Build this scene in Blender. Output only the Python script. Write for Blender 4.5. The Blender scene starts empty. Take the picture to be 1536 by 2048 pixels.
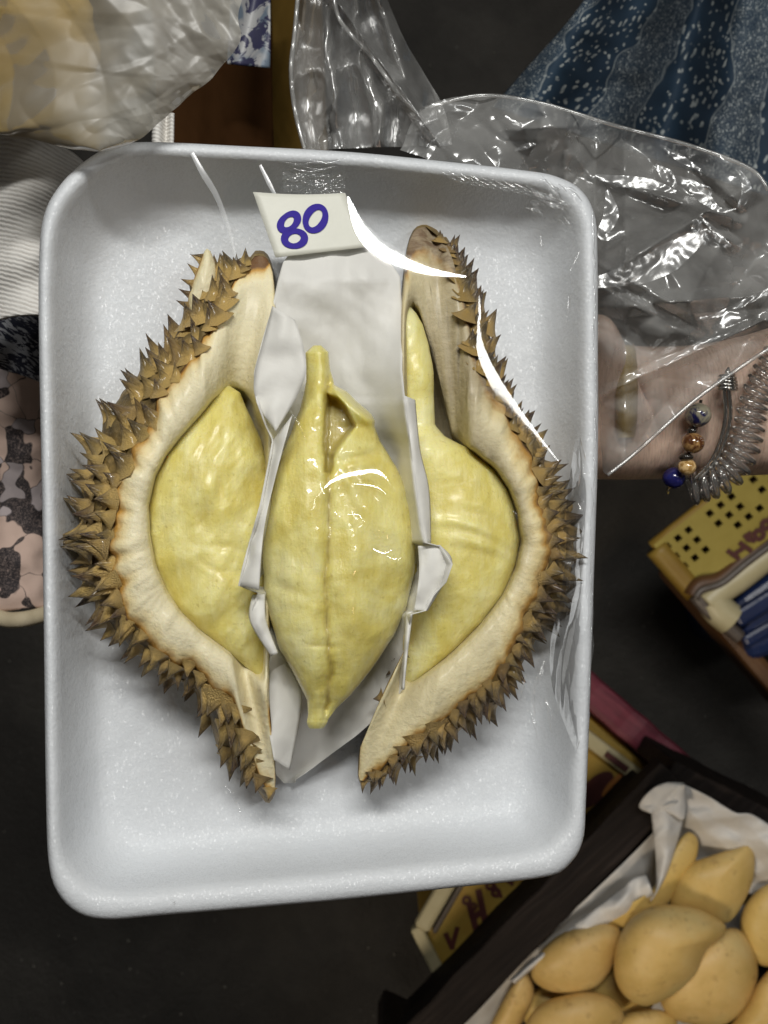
import bpy, math, random
import numpy as np
from mathutils import Vector, Matrix, noise, Euler

random.seed(7)
rng = np.random.default_rng(7)
SC = bpy.context.scene
COL = SC.collection

# ------------------------------------------------------------------ camera, world, lamps, exposure
D = 0.32                      # camera height over the tray floor (m)
K = 0.30 / 2048.0             # metres per photograph pixel at the tray floor
cam = bpy.data.cameras.new("camera")
cam.sensor_fit = 'VERTICAL'
cam.sensor_height = 36.0
cam.lens = 36.0 / 2 / (0.15 / D)
cam.clip_start = 0.01
cam.clip_end = 60.0
cam.dof.use_dof = True
cam.dof.focus_distance = D - 0.02
cam.dof.aperture_fstop = 27.0
cam_o = bpy.data.objects.new("camera", cam)
cam_o.location = (0, 0, D)
COL.objects.link(cam_o)
SC.camera = cam_o

world = bpy.data.worlds.new("World")
SC.world = world
world.use_nodes = True
world.node_tree.nodes["Background"].inputs[0].default_value = (1.0, 0.93, 0.84, 1)
world.node_tree.nodes["Background"].inputs[1].default_value = 0.042

SC.view_settings.view_transform = 'Standard'
SC.view_settings.look = 'None'
SC.view_settings.exposure = 0.0
SC.cycles.max_bounces = 10
SC.cycles.transparent_max_bounces = 24
SC.cycles.use_denoising = True
SC.cycles.caustics_reflective = False
SC.cycles.caustics_refractive = False
SC.cycles.sample_clamp_indirect = 4.0


def lamp(name, loc, target, sx, sy, watts, colour):
    l = bpy.data.lights.new(name, 'AREA')
    l.shape = 'RECTANGLE'
    l.size, l.size_y = sx, sy
    l.energy = watts
    l.color = colour
    o = bpy.data.objects.new(name, l)
    o.location = loc
    d = Vector(target) - Vector(loc)
    o.rotation_euler = d.to_track_quat('-Z', 'Y').to_euler()
    COL.objects.link(o)
    return o


LAMP_TOP = (0.0, 0.66, 1.13)
LAMP_RIGHT = (0.74, 0.34, 1.05)
LAMP_WARM = (0.60, -0.45, 0.85)
lamp("stall_tube_lamp", LAMP_TOP, (0, 0, 0), 0.62, 0.09, 13.4, (1.0, 0.99, 0.95))
lamp("stall_tube_lamp", LAMP_RIGHT, (0, 0, 0), 0.07, 0.55, 2.6, (0.98, 0.99, 0.97))
warm = bpy.data.lights.new("warm_spot_lamp", 'SPOT')     # unseen warm lamp on the fruit crate, cone narrowed to keep the ground dark
warm.energy, warm.color, warm.shadow_soft_size = 24.0, (1.0, 0.84, 0.64), 0.10
warm.spot_size, warm.spot_blend = math.radians(46), 0.9
warm_o = bpy.data.objects.new("warm_spot_lamp", warm)
warm_o.location = (-0.42, -0.80, 0.50)
warm_o.rotation_euler = (Vector((0.20, -0.38, -0.5)) - Vector(warm_o.location)).to_track_quat('-Z', 'Y').to_euler()
COL.objects.link(warm_o)
bulb = bpy.data.lights.new("distant_warm_bulb", 'POINT')
bulb.energy, bulb.color, bulb.shadow_soft_size = 0.7, (1.0, 0.62, 0.36), 0.022
bulb_o = bpy.data.objects.new("distant_warm_bulb", bulb)
bulb_o.location = LAMP_WARM
COL.objects.link(bulb_o)

# ------------------------------------------------------------------ helpers


def P(px, py, z):
    s = K * (D - z) / D
    return ((px - 768.0) * s, (1024.0 - py) * s, z)


def TB(px):                    # the tray is held slightly tipped: its right side is lower
    return -0.012 * (px - 630.0) / 550.0


def PT(px, py, h):             # point h metres over the tray floor
    return P(px, py, TB(px) + h)


def smooth_poly(pts, n, closed=True, cr=True):
    pts = np.array(pts, float)
    m = len(pts)
    out = []
    segs = m if closed else m - 1
    for i in range(segs):
        if closed:
            p0, p1, p2, p3 = pts[(i - 1) % m], pts[i], pts[(i + 1) % m], pts[(i + 2) % m]
        else:
            p0, p1, p2, p3 = pts[max(i - 1, 0)], pts[i], pts[i + 1], pts[min(i + 2, m - 1)]
        for k in range(12):
            t = k / 12
            if cr:
                out.append(0.5 * ((2 * p1) + (-p0 + p2) * t + (2 * p0 - 5 * p1 + 4 * p2 - p3) * t * t + (-p0 + 3 * p1 - 3 * p2 + p3) * t ** 3))
            else:
                out.append(p1 + (p2 - p1) * t)
    out.append(pts[0] if closed else pts[-1])
    out = np.array(out)
    seg = np.linalg.norm(np.diff(out[:, :2], axis=0), axis=1)
    cum = np.concatenate([[0], np.cumsum(seg)])
    tt = np.linspace(0, cum[-1], n + 1)[:-1] if closed else np.linspace(0, cum[-1], n)
    return np.stack([np.interp(tt, cum, out[:, j]) for j in range(out.shape[1])], axis=1)


def polar(pts, c, angs):
    """radius of a star-shaped closed outline about c at each angle (y down)."""
    q = np.array(pts, float) - np.array(c)
    res = []
    for a in angs:
        d = np.array([math.cos(a), math.sin(a)])
        best = 0
        for i in range(len(q)):
            p1, p2 = q[i], q[(i + 1) % len(q)]
            e = p2 - p1
            den = d[0] * e[1] - d[1] * e[0]
            if abs(den) < 1e-9:
                continue
            t = (p1[0] * e[1] - p1[1] * e[0]) / den
            u = (p1[0] * d[1] - p1[1] * d[0]) / den
            if t > 0 and -1e-6 <= u <= 1 + 1e-6:
                best = max(best, t)
        res.append(best)
    return np.array(res)


def fbm(x, y, z=0.0, o=4):
    return noise.fractal(Vector((x, y, z)), 0.9, 2.1, o)


def tri(x):
    return 2 * abs(x - math.floor(x + 0.5))


def crumple(x, y, seed, amp=1.0):
    """sharp creases and flat facets of crumpled film; x, y in about fold-sized units"""
    wx = x + 0.5 * noise.noise(Vector((x * 0.7, y * 0.7, seed)))
    wy = y + 0.5 * noise.noise(Vector((x * 0.7, y * 0.7, seed + 9)))
    r = random.Random(seed)
    h = 0
    for k in range(6):
        a = r.uniform(0, math.pi)
        f = r.uniform(0.35, 1.3)
        h += (tri((wx * math.cos(a) + wy * math.sin(a)) * f + r.random()) - 0.5) / (f + 0.4)
    h += 0.5 * abs(noise.noise(Vector((x * 2.2, y * 2.2, seed + 3))))
    return h * amp


def mesh_obj(name, verts, faces, mat=None, parent=None, smooth=True, uvs=None, attrs=None):
    me = bpy.data.meshes.new(name)
    me.from_pydata([tuple(map(float, v)) for v in verts], [], [tuple(int(i) for i in f) for f in faces])
    if smooth:
        me.polygons.foreach_set("use_smooth", [True] * len(me.polygons))
    if uvs is not None:
        layer = me.uv_layers.new(name="UVMap")
        idx = np.empty(len(me.loops), dtype=np.int32)
        me.loops.foreach_get("vertex_index", idx)
        layer.data.foreach_set("uv", np.array(uvs, dtype=np.float32)[idx].ravel())
    if attrs:
        for k, vals in attrs.items():
            a = me.attributes.new(k, 'FLOAT', 'POINT')
            a.data.foreach_set("value", np.array(vals, dtype=np.float32))
    if mat is not None:
        me.materials.append(mat)
    me.update()
    o = bpy.data.objects.new(name, me)
    COL.objects.link(o)
    if parent is not None:
        o.parent = parent
    return o


def thing(name, label, cat, loc=(0, 0, 0), group=None):
    o = bpy.data.objects.new(name, None)
    o.empty_display_size = 0.02
    COL.objects.link(o)
    tag(o, label, cat, group)
    return o


def tag(o, label, cat, group=None):
    o["label"] = label
    o["category"] = cat
    if group:
        o["group"] = group
    return o


def grid_faces(nr, nc, wrap=False, off=0):
    f = []
    for i in range(nr - 1):
        for j in range(nc if wrap else nc - 1):
            a = off + i * nc + j
            b = off + i * nc + (j + 1) % nc
            f.append((a, b, b + nc, a + nc))
    return f


def solidify(o, t, off=0.0):
    m = o.modifiers.new("thickness", 'SOLIDIFY')
    m.thickness = t
    m.offset = off
    return o


def sheet(name, A, B, na, nb, zf, mat, parent=None, wob=0.0, seed=1, cr=True):
    """a cloth or film spread between two pixel outlines A and B; zf(t, u, px, py) gives its height"""
    a = smooth_poly(A, na, closed=False, cr=cr)
    b = smooth_poly(B, na, closed=False, cr=cr)
    v, uv = [], []
    for i in range(na):
        for j in range(nb):
            u = j / (nb - 1)
            p = a[i] * (1 - u) + b[i] * u
            px, py = p[0], p[1]
            if wob:
                px += wob * noise.noise(Vector((px * 0.03, py * 0.03, seed)))
                py += wob * noise.noise(Vector((px * 0.03, py * 0.03, seed + 5)))
            v.append(P(px, py, zf(i / (na - 1), u, px, py)))
            uv.append((i / (na - 1), u))
    return mesh_obj(name, v, grid_faces(na, nb), mat, parent, True, uv)


def tube(pts, rad, n=10, closed=False, caps=True):
    """vertices and faces of a round bar along world points; rad a number or one per point"""
    pts = [Vector(p) for p in pts]
    m = len(pts)
    rad = [rad] * m if not hasattr(rad, '__len__') else rad
    v, f = [], []
    up = Vector((0.13, 0.21, 0.97)).normalized()
    for i, p in enumerate(pts):
        t = (pts[min(i + 1, m - 1)] - pts[max(i - 1, 0)]).normalized()
        if abs(t.dot(up)) > 0.97:
            up = Vector((1, 0.1, 0)).normalized()
        x = t.cross(up).normalized()
        up = x.cross(t).normalized()
        for k in range(n):
            a = 2 * math.pi * k / n
            v.append(p + (x * math.cos(a) + up * math.sin(a)) * rad[i])
    f = grid_faces(m, n, True)
    if caps:
        f.append(tuple(range(n - 1, -1, -1)))
        f.append(tuple(range((m - 1) * n, m * n)))
    return v, f


def join(parts):
    V, F = [], []
    for v, f in parts:
        o = len(V)
        V += list(v)
        F += [tuple(i + o for i in q) for q in f]
    return V, F


def box_pts(c, half, rot=None):
    v = []
    for x in (-1, 1):
        for y in (-1, 1):
            for z in (-1, 1):
                q = Vector((x * half[0], y * half[1], z * half[2]))
                if rot is not None:
                    q = rot @ q
                v.append(Vector(c) + q)
    f = [(0, 1, 3, 2), (4, 6, 7, 5), (0, 4, 5, 1), (2, 3, 7, 6), (0, 2, 6, 4), (1, 5, 7, 3)]
    return v, f


def bevel(o, w, seg=2):
    m = o.modifiers.new("bevel", 'BEVEL')
    m.width = w
    m.segments = seg
    return o


# ------------------------------------------------------------------ materials
class NT:
    def __init__(self, name):
        self.m = bpy.data.materials.new(name)
        self.m.use_nodes = True
        self.t = self.m.node_tree
        self.t.nodes.clear()
        self.out = self.n('ShaderNodeOutputMaterial')

    def n(self, typ, **kw):
        x = self.t.nodes.new(typ)
        for k, v in kw.items():
            setattr(x, k, v)
        return x

    def l(self, a, b):
        self.t.links.new(a, b)

    def val(self, sock, v):
        if isinstance(v, (int, float)):
            sock.default_value = v
        elif isinstance(v, tuple):
            sock.default_value = v if len(v) == 4 or sock.type == 'VECTOR' else (*v, 1)
        else:
            self.l(v, sock)

    def coord(self, kind='Object', scale=(1, 1, 1), rot=(0, 0, 0)):
        c = self.n('ShaderNodeTexCoord')
        mp = self.n('ShaderNodeMapping')
        mp.inputs['Scale'].default_value = scale
        mp.inputs['Rotation'].default_value = rot
        self.l(c.outputs[kind], mp.inputs[0])
        return mp.outputs[0]

    def noise(self, vec, scale, detail=4, rough=0.55, dist=0.0):
        x = self.n('ShaderNodeTexNoise')
        self.l(vec, x.inputs['Vector'])
        x.inputs['Scale'].default_value = scale
        x.inputs['Detail'].default_value = detail
        x.inputs['Roughness'].default_value = rough
        x.inputs['Distortion'].default_value = dist
        return x.outputs['Fac']

    def vor(self, vec, scale, feature='F1', out='Distance', rnd=1.0):
        x = self.n('ShaderNodeTexVoronoi', feature=feature)
        self.l(vec, x.inputs['Vector'])
        x.inputs['Scale'].default_value = scale
        x.inputs['Randomness'].default_value = rnd
        return x.outputs[out]

    def ramp(self, fac, stops, interp='LINEAR'):
        r = self.n('ShaderNodeValToRGB')
        self.l(fac, r.inputs[0])
        e = r.color_ramp.elements
        r.color_ramp.interpolation = interp
        while len(e) < len(stops):
            e.new(0.5)
        for k, (p, c) in enumerate(stops):
            e[k].position = p
            e[k].color = (c, c, c, 1) if isinstance(c, (int, float)) else (*c, 1)
        return r.outputs[0]

    def mix(self, fac, a, b, mode='MIX'):
        x = self.n('ShaderNodeMix', data_type='RGBA', blend_type=mode)
        self.val(x.inputs[0], fac)
        self.val(x.inputs[6], a)
        self.val(x.inputs[7], b)
        return x.outputs[2]

    def math(self, op, a, b=0.0):
        x = self.n('ShaderNodeMath', operation=op)
        self.val(x.inputs[0], a)
        self.val(x.inputs[1], b)
        return x.outputs[0]

    def attr(self, name):
        x = self.n('ShaderNodeAttribute', attribute_name=name)
        return x.outputs['Fac']

    def bump(self, h, strength=0.3, dist=0.001, normal=None):
        x = self.n('ShaderNodeBump')
        self.l(h, x.inputs['Height'])
        x.inputs['Strength'].default_value = strength
        x.inputs['Distance'].default_value = dist
        if normal is not None:
            self.l(normal, x.inputs['Normal'])
        return x.outputs[0]

    def pbr(self, col, rough=0.6, normal=None, **kw):
        b = self.n('ShaderNodeBsdfPrincipled')
        self.val(b.inputs['Base Color'], col)
        self.val(b.inputs['Roughness'], rough)
        if normal is not None:
            self.l(normal, b.inputs['Normal'])
        for k, v in kw.items():
            self.val(b.inputs[k.replace('_', ' ')], v)
        self.l(b.outputs[0], self.out.inputs[0])
        return b

    def surf(self, s):
        self.l(s, self.out.inputs[0])


M = {}


def plastic(name, haze=0.08, hazecol=(0.85, 0.88, 0.9), rough=0.1, tint=0.95, refl=0.07, fine=0.0, fscale=300):
    t = NT(name)
    c = t.coord('Object')
    nrm = None
    if fine:
        nrm = t.bump(t.noise(c, fscale, 3, 0.6, 1.0), fine, 0.002)
    tr = t.n('ShaderNodeBsdfTransparent')
    tr.inputs[0].default_value = (tint, tint, tint, 1)
    gl = t.n('ShaderNodeBsdfGlossy')
    gl.inputs['Color'].default_value = (1, 1, 1, 1)
    gl.inputs['Roughness'].default_value = rough
    df = t.n('ShaderNodeBsdfDiffuse')
    df.inputs[0].default_value = (*hazecol, 1)
    tl = t.n('ShaderNodeBsdfTranslucent')
    tl.inputs[0].default_value = (*hazecol, 1)
    fr = t.n('ShaderNodeFresnel')
    fr.inputs[0].default_value = 1.5
    if nrm is not None:
        for x in (gl, df, fr):
            t.l(nrm, x.inputs['Normal'])
    dt = t.n('ShaderNodeMixShader')
    dt.inputs[0].default_value = 0.3
    t.l(df.outputs[0], dt.inputs[1])
    t.l(tl.outputs[0], dt.inputs[2])
    m1 = t.n('ShaderNodeMixShader')
    hz = t.ramp(t.noise(c, 28, 4), [(0.3, haze * 0.5), (0.7, haze * 1.5)])
    t.l(hz, m1.inputs[0])
    t.l(tr.outputs[0], m1.inputs[1])
    t.l(dt.outputs[0], m1.inputs[2])
    m2 = t.n('ShaderNodeMixShader')
    t.l(t.math('MINIMUM', t.math('MULTIPLY_ADD', fr.outputs[0], 1.0), 0.5), m2.inputs[0])
    mm = m2.inputs[0].links[0].from_node.inputs[0].links[0].from_node
    mm.inputs[1].default_value = 0.8
    mm.inputs[2].default_value = refl - 0.032
    t.l(m1.outputs[0], m2.inputs[1])
    t.l(gl.outputs[0], m2.inputs[2])
    t.surf(m2.outputs[0])
    return t.m


def make_materials():
    # foam: tiny fused grains, each tipped its own way, so that some of them glint
    t = NT("white_foam")
    c = t.coord('Object')
    st = t.coord('Object', (1.0, 0.55, 1.0), (0, 0, 0.25))
    v = t.n('ShaderNodeTexVoronoi')
    t.l(st, v.inputs['Vector'])
    v.inputs['Scale'].default_value = 2700
    sub = t.n('ShaderNodeVectorMath', operation='SUBTRACT')
    t.l(v.outputs['Color'], sub.inputs[0])
    sub.inputs[1].default_value = (0.5, 0.5, 0.5)
    scv = t.n('ShaderNodeVectorMath', operation='SCALE')
    t.l(sub.outputs[0], scv.inputs[0])
    scv.inputs['Scale'].default_value = 0.75
    geo = t.n('ShaderNodeNewGeometry')
    add = t.n('ShaderNodeVectorMath', operation='ADD')
    t.l(geo.outputs['Normal'], add.inputs[0])
    t.l(scv.outputs[0], add.inputs[1])
    nm = t.n('ShaderNodeVectorMath', operation='NORMALIZE')
    t.l(add.outputs[0], nm.inputs[0])
    n2 = t.bump(t.noise(c, 700, 4, 0.6), 0.25, 0.0006, nm.outputs[0])
    col = t.mix(t.noise(c, 25, 3), (0.645, 0.668, 0.695), (0.705, 0.728, 0.755))
    b = t.pbr(col, 0.55, None, Specular_IOR_Level=0.4, Subsurface_Weight=0.10, Subsurface_Radius=(0.004, 0.004, 0.004), Subsurface_Scale=1.0,
              Coat_Weight=0.5, Coat_Roughness=0.26)
    t.l(n2, b.inputs['Coat Normal'])
    t.l(t.bump(t.noise(c, 900, 4, 0.6), 0.3, 0.0006, t.bump(t.noise(c, 70, 4, 0.6), 0.14, 0.004)), b.inputs['Normal'])
    M['foam'] = t.m

    # durian pith
    for key, cream, rim, dark in (('pith', (0.85, 0.77, 0.52), (0.58, 0.31, 0.06), (0.16, 0.075, 0.025)),
                                  ('pith_olive', (0.78, 0.69, 0.43), (0.52, 0.28, 0.06), (0.15, 0.075, 0.03))):
        t = NT("durian_" + key)
        c = t.coord('Object')
        e = t.attr('edge')
        nz = t.noise(c, 160, 5, 0.6)
        fac = t.math('ADD', e, t.math('MULTIPLY', t.math('SUBTRACT', nz, 0.5), 0.55))
        col = t.ramp(fac, [(0.0, tuple(x * 0.86 for x in cream)), (0.3, cream), (0.64, tuple(x * y for x, y in zip(cream, (0.98, 0.9, 0.72)))), (0.86, rim), (1.05, dark)])
        spots = t.ramp(t.noise(c, 900, 3, 0.6), [(0.60, 0.0), (0.74, 0.7)])
        col = t.mix(t.math('MULTIPLY', spots, 0.4), col, (0.40, 0.27, 0.11))
        fib = t.noise(t.coord('Object', (200, 60, 100)), 1.5, 4)
        col = t.mix(t.ramp(fib, [(0.5, 0.0), (0.75, 0.18)]), col, tuple(x * 0.7 for x in cream))
        grain_ = t.noise(t.coord('Object', (60, 190, 100), (0, 0, 0.5)), 2.0, 5, 0.65, 0.8)
        col = t.mix(t.math('MULTIPLY', t.attr('neck'), t.ramp(grain_, [(0.25, 0.5), (0.7, 1.0)])), col, t.mix(t.ramp(grain_, [(0.38, 0.0), (0.62, 1.0)]), (0.21, 0.16, 0.105), (0.46, 0.39, 0.26)))
        nn = t.bump(t.noise(c, 420, 5, 0.65), 0.5, 0.0012)
        t.pbr(col, 0.62, nn, Subsurface_Weight=0.1, Subsurface_Radius=(0.003, 0.002, 0.001), Subsurface_Scale=1.0, Coat_Weight=0.12, Coat_Roughness=0.2)
        M[key] = t.m

    # durian skin between the thorns
    t = NT("durian_skin")
    c = t.coord('Object')
    col = t.ramp(t.noise(c, 120, 5, 0.6), [(0.3, (0.09, 0.065, 0.025)), (0.5, (0.19, 0.13, 0.045)), (0.68, (0.42, 0.27, 0.08))])
    t.pbr(col, 0.55, t.bump(t.noise(c, 500, 5), 0.6, 0.002))
    M['skin'] = t.m

    # thorns: colour runs from the base to the tip
    for key, base, mid, tip in (('thorn', (0.66, 0.45, 0.15), (0.33, 0.225, 0.08), (0.06, 0.040, 0.030)),
                                ('thorn_dark', (0.52, 0.34, 0.11), (0.25, 0.175, 0.075), (0.055, 0.037, 0.030))):
        t = NT("durian_" + key)
        c = t.coord('Object')
        sp = t.n('ShaderNodeSeparateXYZ')
        t.l(c, sp.inputs[0])
        oi = t.n('ShaderNodeObjectInfo')
        z = t.math('ADD', sp.outputs[2], t.math('MULTIPLY', t.math('SUBTRACT', oi.outputs['Random'], 0.5), 0.55))
        z = t.math('ADD', z, t.math('MULTIPLY', t.math('SUBTRACT', t.noise(c, 3.5, 4), 0.5), 0.5))
        col = t.ramp(z, [(0.0, base), (0.12, base), (0.38, mid), (0.80, tip)])
        st = t.noise(t.coord('Object', (9, 9, 0.8)), 1.6, 3)
        col = t.mix(t.ramp(st, [(0.45, 0.0), (0.7, 0.55)]), col, tuple(x * 1.35 + 0.02 for x in mid))
        rnd = t.math('FRACT', t.math('MULTIPLY', oi.outputs['Random'], 7.31))
        col = t.mix(t.ramp(rnd, [(0.5, 0.0), (0.95, 0.3)]), col, (0.125, 0.105, 0.035))
        col = t.mix(t.ramp(rnd, [(0.0, 0.5), (0.3, 0.0)]), col, (0.10, 0.055, 0.035))
        t.pbr(col, 0.48, t.bump(st, 0.5, 0.15), Coat_Weight=0.25, Coat_Roughness=0.15)
        M[key] = t.m

    # durian flesh
    for key, a, b_, cc in (('flesh', (0.82, 0.745, 0.29), (0.88, 0.83, 0.45), (0.73, 0.63, 0.18)),
                           ('flesh_wet', (0.80, 0.725, 0.27), (0.86, 0.81, 0.42), (0.71, 0.605, 0.165))):
        t = NT("durian_" + key)
        c = t.coord('Object')
        n1 = t.noise(c, 55, 5, 0.6, 0.5)
        col = t.ramp(n1, [(0.30, tuple(x * y for x, y in zip(cc, (0.93, 0.93, 0.9)))), (0.42, cc), (0.54, a), (0.68, b_)])
        fib = t.noise(t.coord('Object', (300, 70, 120), (0, 0, 0.5)), 1.0, 4, 0.6)
        col = t.mix(t.ramp(fib, [(0.45, 0.0), (0.75, 0.5)]), col, b_)
        vein = t.noise(t.coord('Object', (420, 60, 160), (0, 0, -0.35)), 1.0, 5, 0.65, 0.8)
        col = t.mix(t.ramp(vein, [(0.5, 0.0), (0.75, 0.22)]), col, tuple(x * y for x, y in zip(cc, (0.84, 0.82, 0.72))))
        bru = t.ramp(t.noise(c, 95, 5, 0.7, 0.6), [(0.62, 0.0), (0.78, 0.3)])
        col = t.mix(bru, col, (0.50, 0.40, 0.13))
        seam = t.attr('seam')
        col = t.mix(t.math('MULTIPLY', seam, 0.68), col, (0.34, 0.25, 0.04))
        col = t.mix(t.ramp(t.noise(c, 700, 3), [(0.62, 0.0), (0.75, 0.35)]), col, (0.36, 0.27, 0.06))
        nn = t.bump(t.noise(c, 240, 6, 0.65), 0.38, 0.0014)
        nn = t.bump(fib, 0.4, 0.001, nn)
        nn = t.bump(vein, 0.25, 0.0008, nn)
        t.pbr(col, 0.45 if key == 'flesh' else 0.36, nn, Subsurface_Weight=0.35, Subsurface_Radius=(0.009, 0.0075, 0.002), Subsurface_Scale=1.0,
              Coat_Weight=0.28 if key == 'flesh' else 0.7, Coat_Roughness=0.22 if key == 'flesh' else 0.06)
        M[key] = t.m

    # parchment and liner paper
    for key, ca, transl in (('paper', (0.92, 0.91, 0.87), 0.24), ('liner', (0.72, 0.71, 0.69), 0.12)):
        t = NT("white_" + key)
        c = t.coord('Object')
        col = t.mix(t.noise(c, 60, 5), tuple(x * 0.9 for x in ca), ca)
        b = t.pbr(col, 0.55, t.bump(t.noise(c, 500, 4), 0.18, 0.0006))
        tl = t.n('ShaderNodeBsdfTranslucent')
        t.l(col, tl.inputs[0])
        mx = t.n('ShaderNodeMixShader')
        mx.inputs[0].default_value = transl
        t.l(b.outputs[0], mx.inputs[1])
        t.l(tl.outputs[0], mx.inputs[2])
        t.surf(mx.outputs[0])
        M[key] = t.m

    t = NT("tag_paper")
    c = t.coord('Object')
    t.pbr(t.mix(t.noise(c, 150, 4), (0.66, 0.66, 0.58), (0.74, 0.74, 0.66)), 0.5, t.bump(t.noise(c, 900, 3), 0.15, 0.0004))
    M['tag'] = t.m
    t = NT("blue_marker")
    c = t.coord('Object')
    t.pbr(t.mix(t.noise(c, 400, 3), (0.028, 0.014, 0.26), (0.045, 0.025, 0.32)), 0.6, None, Specular_IOR_Level=0.15)
    M['ink'] = t.m

    M['film'] = plastic("cling_film", haze=0.012, rough=0.06, tint=0.998, refl=0.045)
    M['film_edge'] = plastic("cling_film_edge", haze=0.30, rough=0.2, tint=1.0, refl=0.04)
    M['film_fold'] = plastic("cling_film_fold", haze=0.05, rough=0.10, tint=1.0, refl=0.05, fine=0.22, fscale=350)
    M['bag'] = plastic("clear_bag_film", haze=0.29, hazecol=(0.8, 0.8, 0.78), rough=0.20, tint=0.92, refl=0.10, fine=0.03, fscale=40)
    M['bag_crease'] = plastic("bag_crease_film", haze=0.08, rough=0.24, tint=0.97, refl=0.09, fine=0.05, fscale=120)
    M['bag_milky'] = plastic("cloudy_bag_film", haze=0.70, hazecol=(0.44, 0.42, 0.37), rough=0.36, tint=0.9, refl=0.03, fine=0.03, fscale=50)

    nt = M['bag_milky'].node_tree      # haze colour painted ochre to grey, standing in for food blurred through the film
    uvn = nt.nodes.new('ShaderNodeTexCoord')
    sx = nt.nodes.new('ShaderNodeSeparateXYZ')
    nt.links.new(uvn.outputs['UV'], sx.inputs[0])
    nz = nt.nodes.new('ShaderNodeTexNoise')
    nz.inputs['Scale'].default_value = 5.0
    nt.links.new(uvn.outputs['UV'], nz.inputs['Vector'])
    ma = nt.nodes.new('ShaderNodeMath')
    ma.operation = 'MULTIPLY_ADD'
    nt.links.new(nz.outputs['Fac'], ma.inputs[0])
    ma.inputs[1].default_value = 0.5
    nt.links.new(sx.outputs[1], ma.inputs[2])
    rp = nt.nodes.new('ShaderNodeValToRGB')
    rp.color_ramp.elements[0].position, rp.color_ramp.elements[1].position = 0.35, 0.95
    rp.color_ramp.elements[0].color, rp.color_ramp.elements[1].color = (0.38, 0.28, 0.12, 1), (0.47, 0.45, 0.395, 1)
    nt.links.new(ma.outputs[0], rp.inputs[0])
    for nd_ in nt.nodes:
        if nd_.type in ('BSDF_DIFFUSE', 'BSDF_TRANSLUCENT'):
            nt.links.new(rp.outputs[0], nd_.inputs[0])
    t = NT("pale_yellow_food")
    c = t.coord('Object')
    t.pbr(t.mix(t.noise(c, 40, 4), (0.34, 0.215, 0.045), (0.46, 0.32, 0.09)), 0.5)
    M['food'] = t.m

    # ground
    t = NT("asphalt")
    c = t.coord('Object')
    col = t.ramp(t.noise(c, 14, 6, 0.65), [(0.3, (0.019, 0.0165, 0.0135)), (0.7, (0.042, 0.038, 0.032))])
    sp = t.ramp(t.vor(c, 90), [(0.0, 1.0), (0.13, 0.0)])
    sp = t.math('MULTIPLY', sp, t.ramp(t.noise(c, 23, 3), [(0.5, 0.0), (0.62, 1.0)]))
    col = t.mix(t.math('MULTIPLY', sp, 0.7), col, (0.2, 0.19, 0.17))
    col = t.mix(t.ramp(t.noise(c, 5, 5, 0.65, 0.8), [(0.42, 0.55), (0.62, 0.0)]), col, (0.010, 0.0085, 0.007))
    t.pbr(col, 0.7, t.bump(t.noise(c, 180, 6, 0.7), 0.8, 0.004))
    M['asphalt'] = t.m

    # mango skin
    t = NT("mango_skin")
    c = t.coord('Object')
    oi = t.n('ShaderNodeObjectInfo')
    col = t.ramp(t.noise(c, 22, 5, 0.6), [(0.3, (0.49, 0.325, 0.095)), (0.5, (0.63, 0.43, 0.16)), (0.72, (0.69, 0.52, 0.24))])
    col = t.mix(t.math('MULTIPLY', oi.outputs['Random'], 0.4), col, (0.56, 0.42, 0.10))
    col = t.mix(t.ramp(t.noise(c, 11, 3), [(0.5, 0.0), (0.7, 0.4)]), col, (0.50, 0.44, 0.14))
    sp = t.math('MULTIPLY', t.ramp(t.vor(c, 130), [(0.0, 1.0), (0.26, 0.0)]), t.ramp(t.noise(c, 40, 3), [(0.50, 0.0), (0.60, 1.0)]))
    col = t.mix(t.math('MULTIPLY', sp, 0.45), col, (0.20, 0.12, 0.035))
    bl = t.ramp(t.noise(c, 75, 5, 0.7), [(0.57, 0.0), (0.72, 0.5)])
    col = t.mix(bl, col, (0.22, 0.11, 0.025))
    t.pbr(col, 0.5, t.bump(t.noise(c, 500, 4), 0.15, 0.001), Subsurface_Weight=0.08, Subsurface_Radius=(0.006, 0.003, 0.001), Subsurface_Scale=1.0)
    M['mango'] = t.m

    # woods and cartons
    t = NT("dark_wood")
    c = t.coord('Object', (1, 1, 1), (0, 0, -0.745))
    st = t.n('ShaderNodeMapping')
    st.inputs['Scale'].default_value = (14, 190, 60)
    t.l(c, st.inputs[0])
    g = t.noise(st.outputs[0], 1.0, 5, 0.65, 0.6)
    col = t.ramp(g, [(0.3, (0.006, 0.004, 0.0035)), (0.55, (0.013, 0.009, 0.0075)), (0.75, (0.03, 0.022, 0.019))])
    t.pbr(col, 0.7, t.bump(g, 0.5, 0.003), Specular_IOR_Level=0.2)
    M['wood'] = t.m
    t = NT("maroon_paint")
    c = t.coord('Object', (1, 1, 1), (0, 0, 0.69))
    st = t.n('ShaderNodeMapping')
    st.inputs['Scale'].default_value = (18, 150, 60)
    t.l(c, st.inputs[0])
    col = t.ramp(t.noise(st.outputs[0], 1.0, 5, 0.65), [(0.35, (0.075, 0.008, 0.018)), (0.6, (0.15, 0.022, 0.04)), (0.78, (0.22, 0.08, 0.09))])
    t.pbr(col, 0.55)
    M['maroon'] = t.m

    def worn(name, a, b, rough=0.55, scale=30):  # a plain worn surface of two shades
        t = NT(name)
        c = t.coord('Object')
        col = t.mix(t.ramp(t.noise(c, scale, 6, 0.65), [(0.35, 0.0), (0.7, 1.0)]), a, b)
        t.pbr(col, rough, t.bump(t.noise(c, scale * 8, 4), 0.15, 0.001))
        M[name] = t.m
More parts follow.
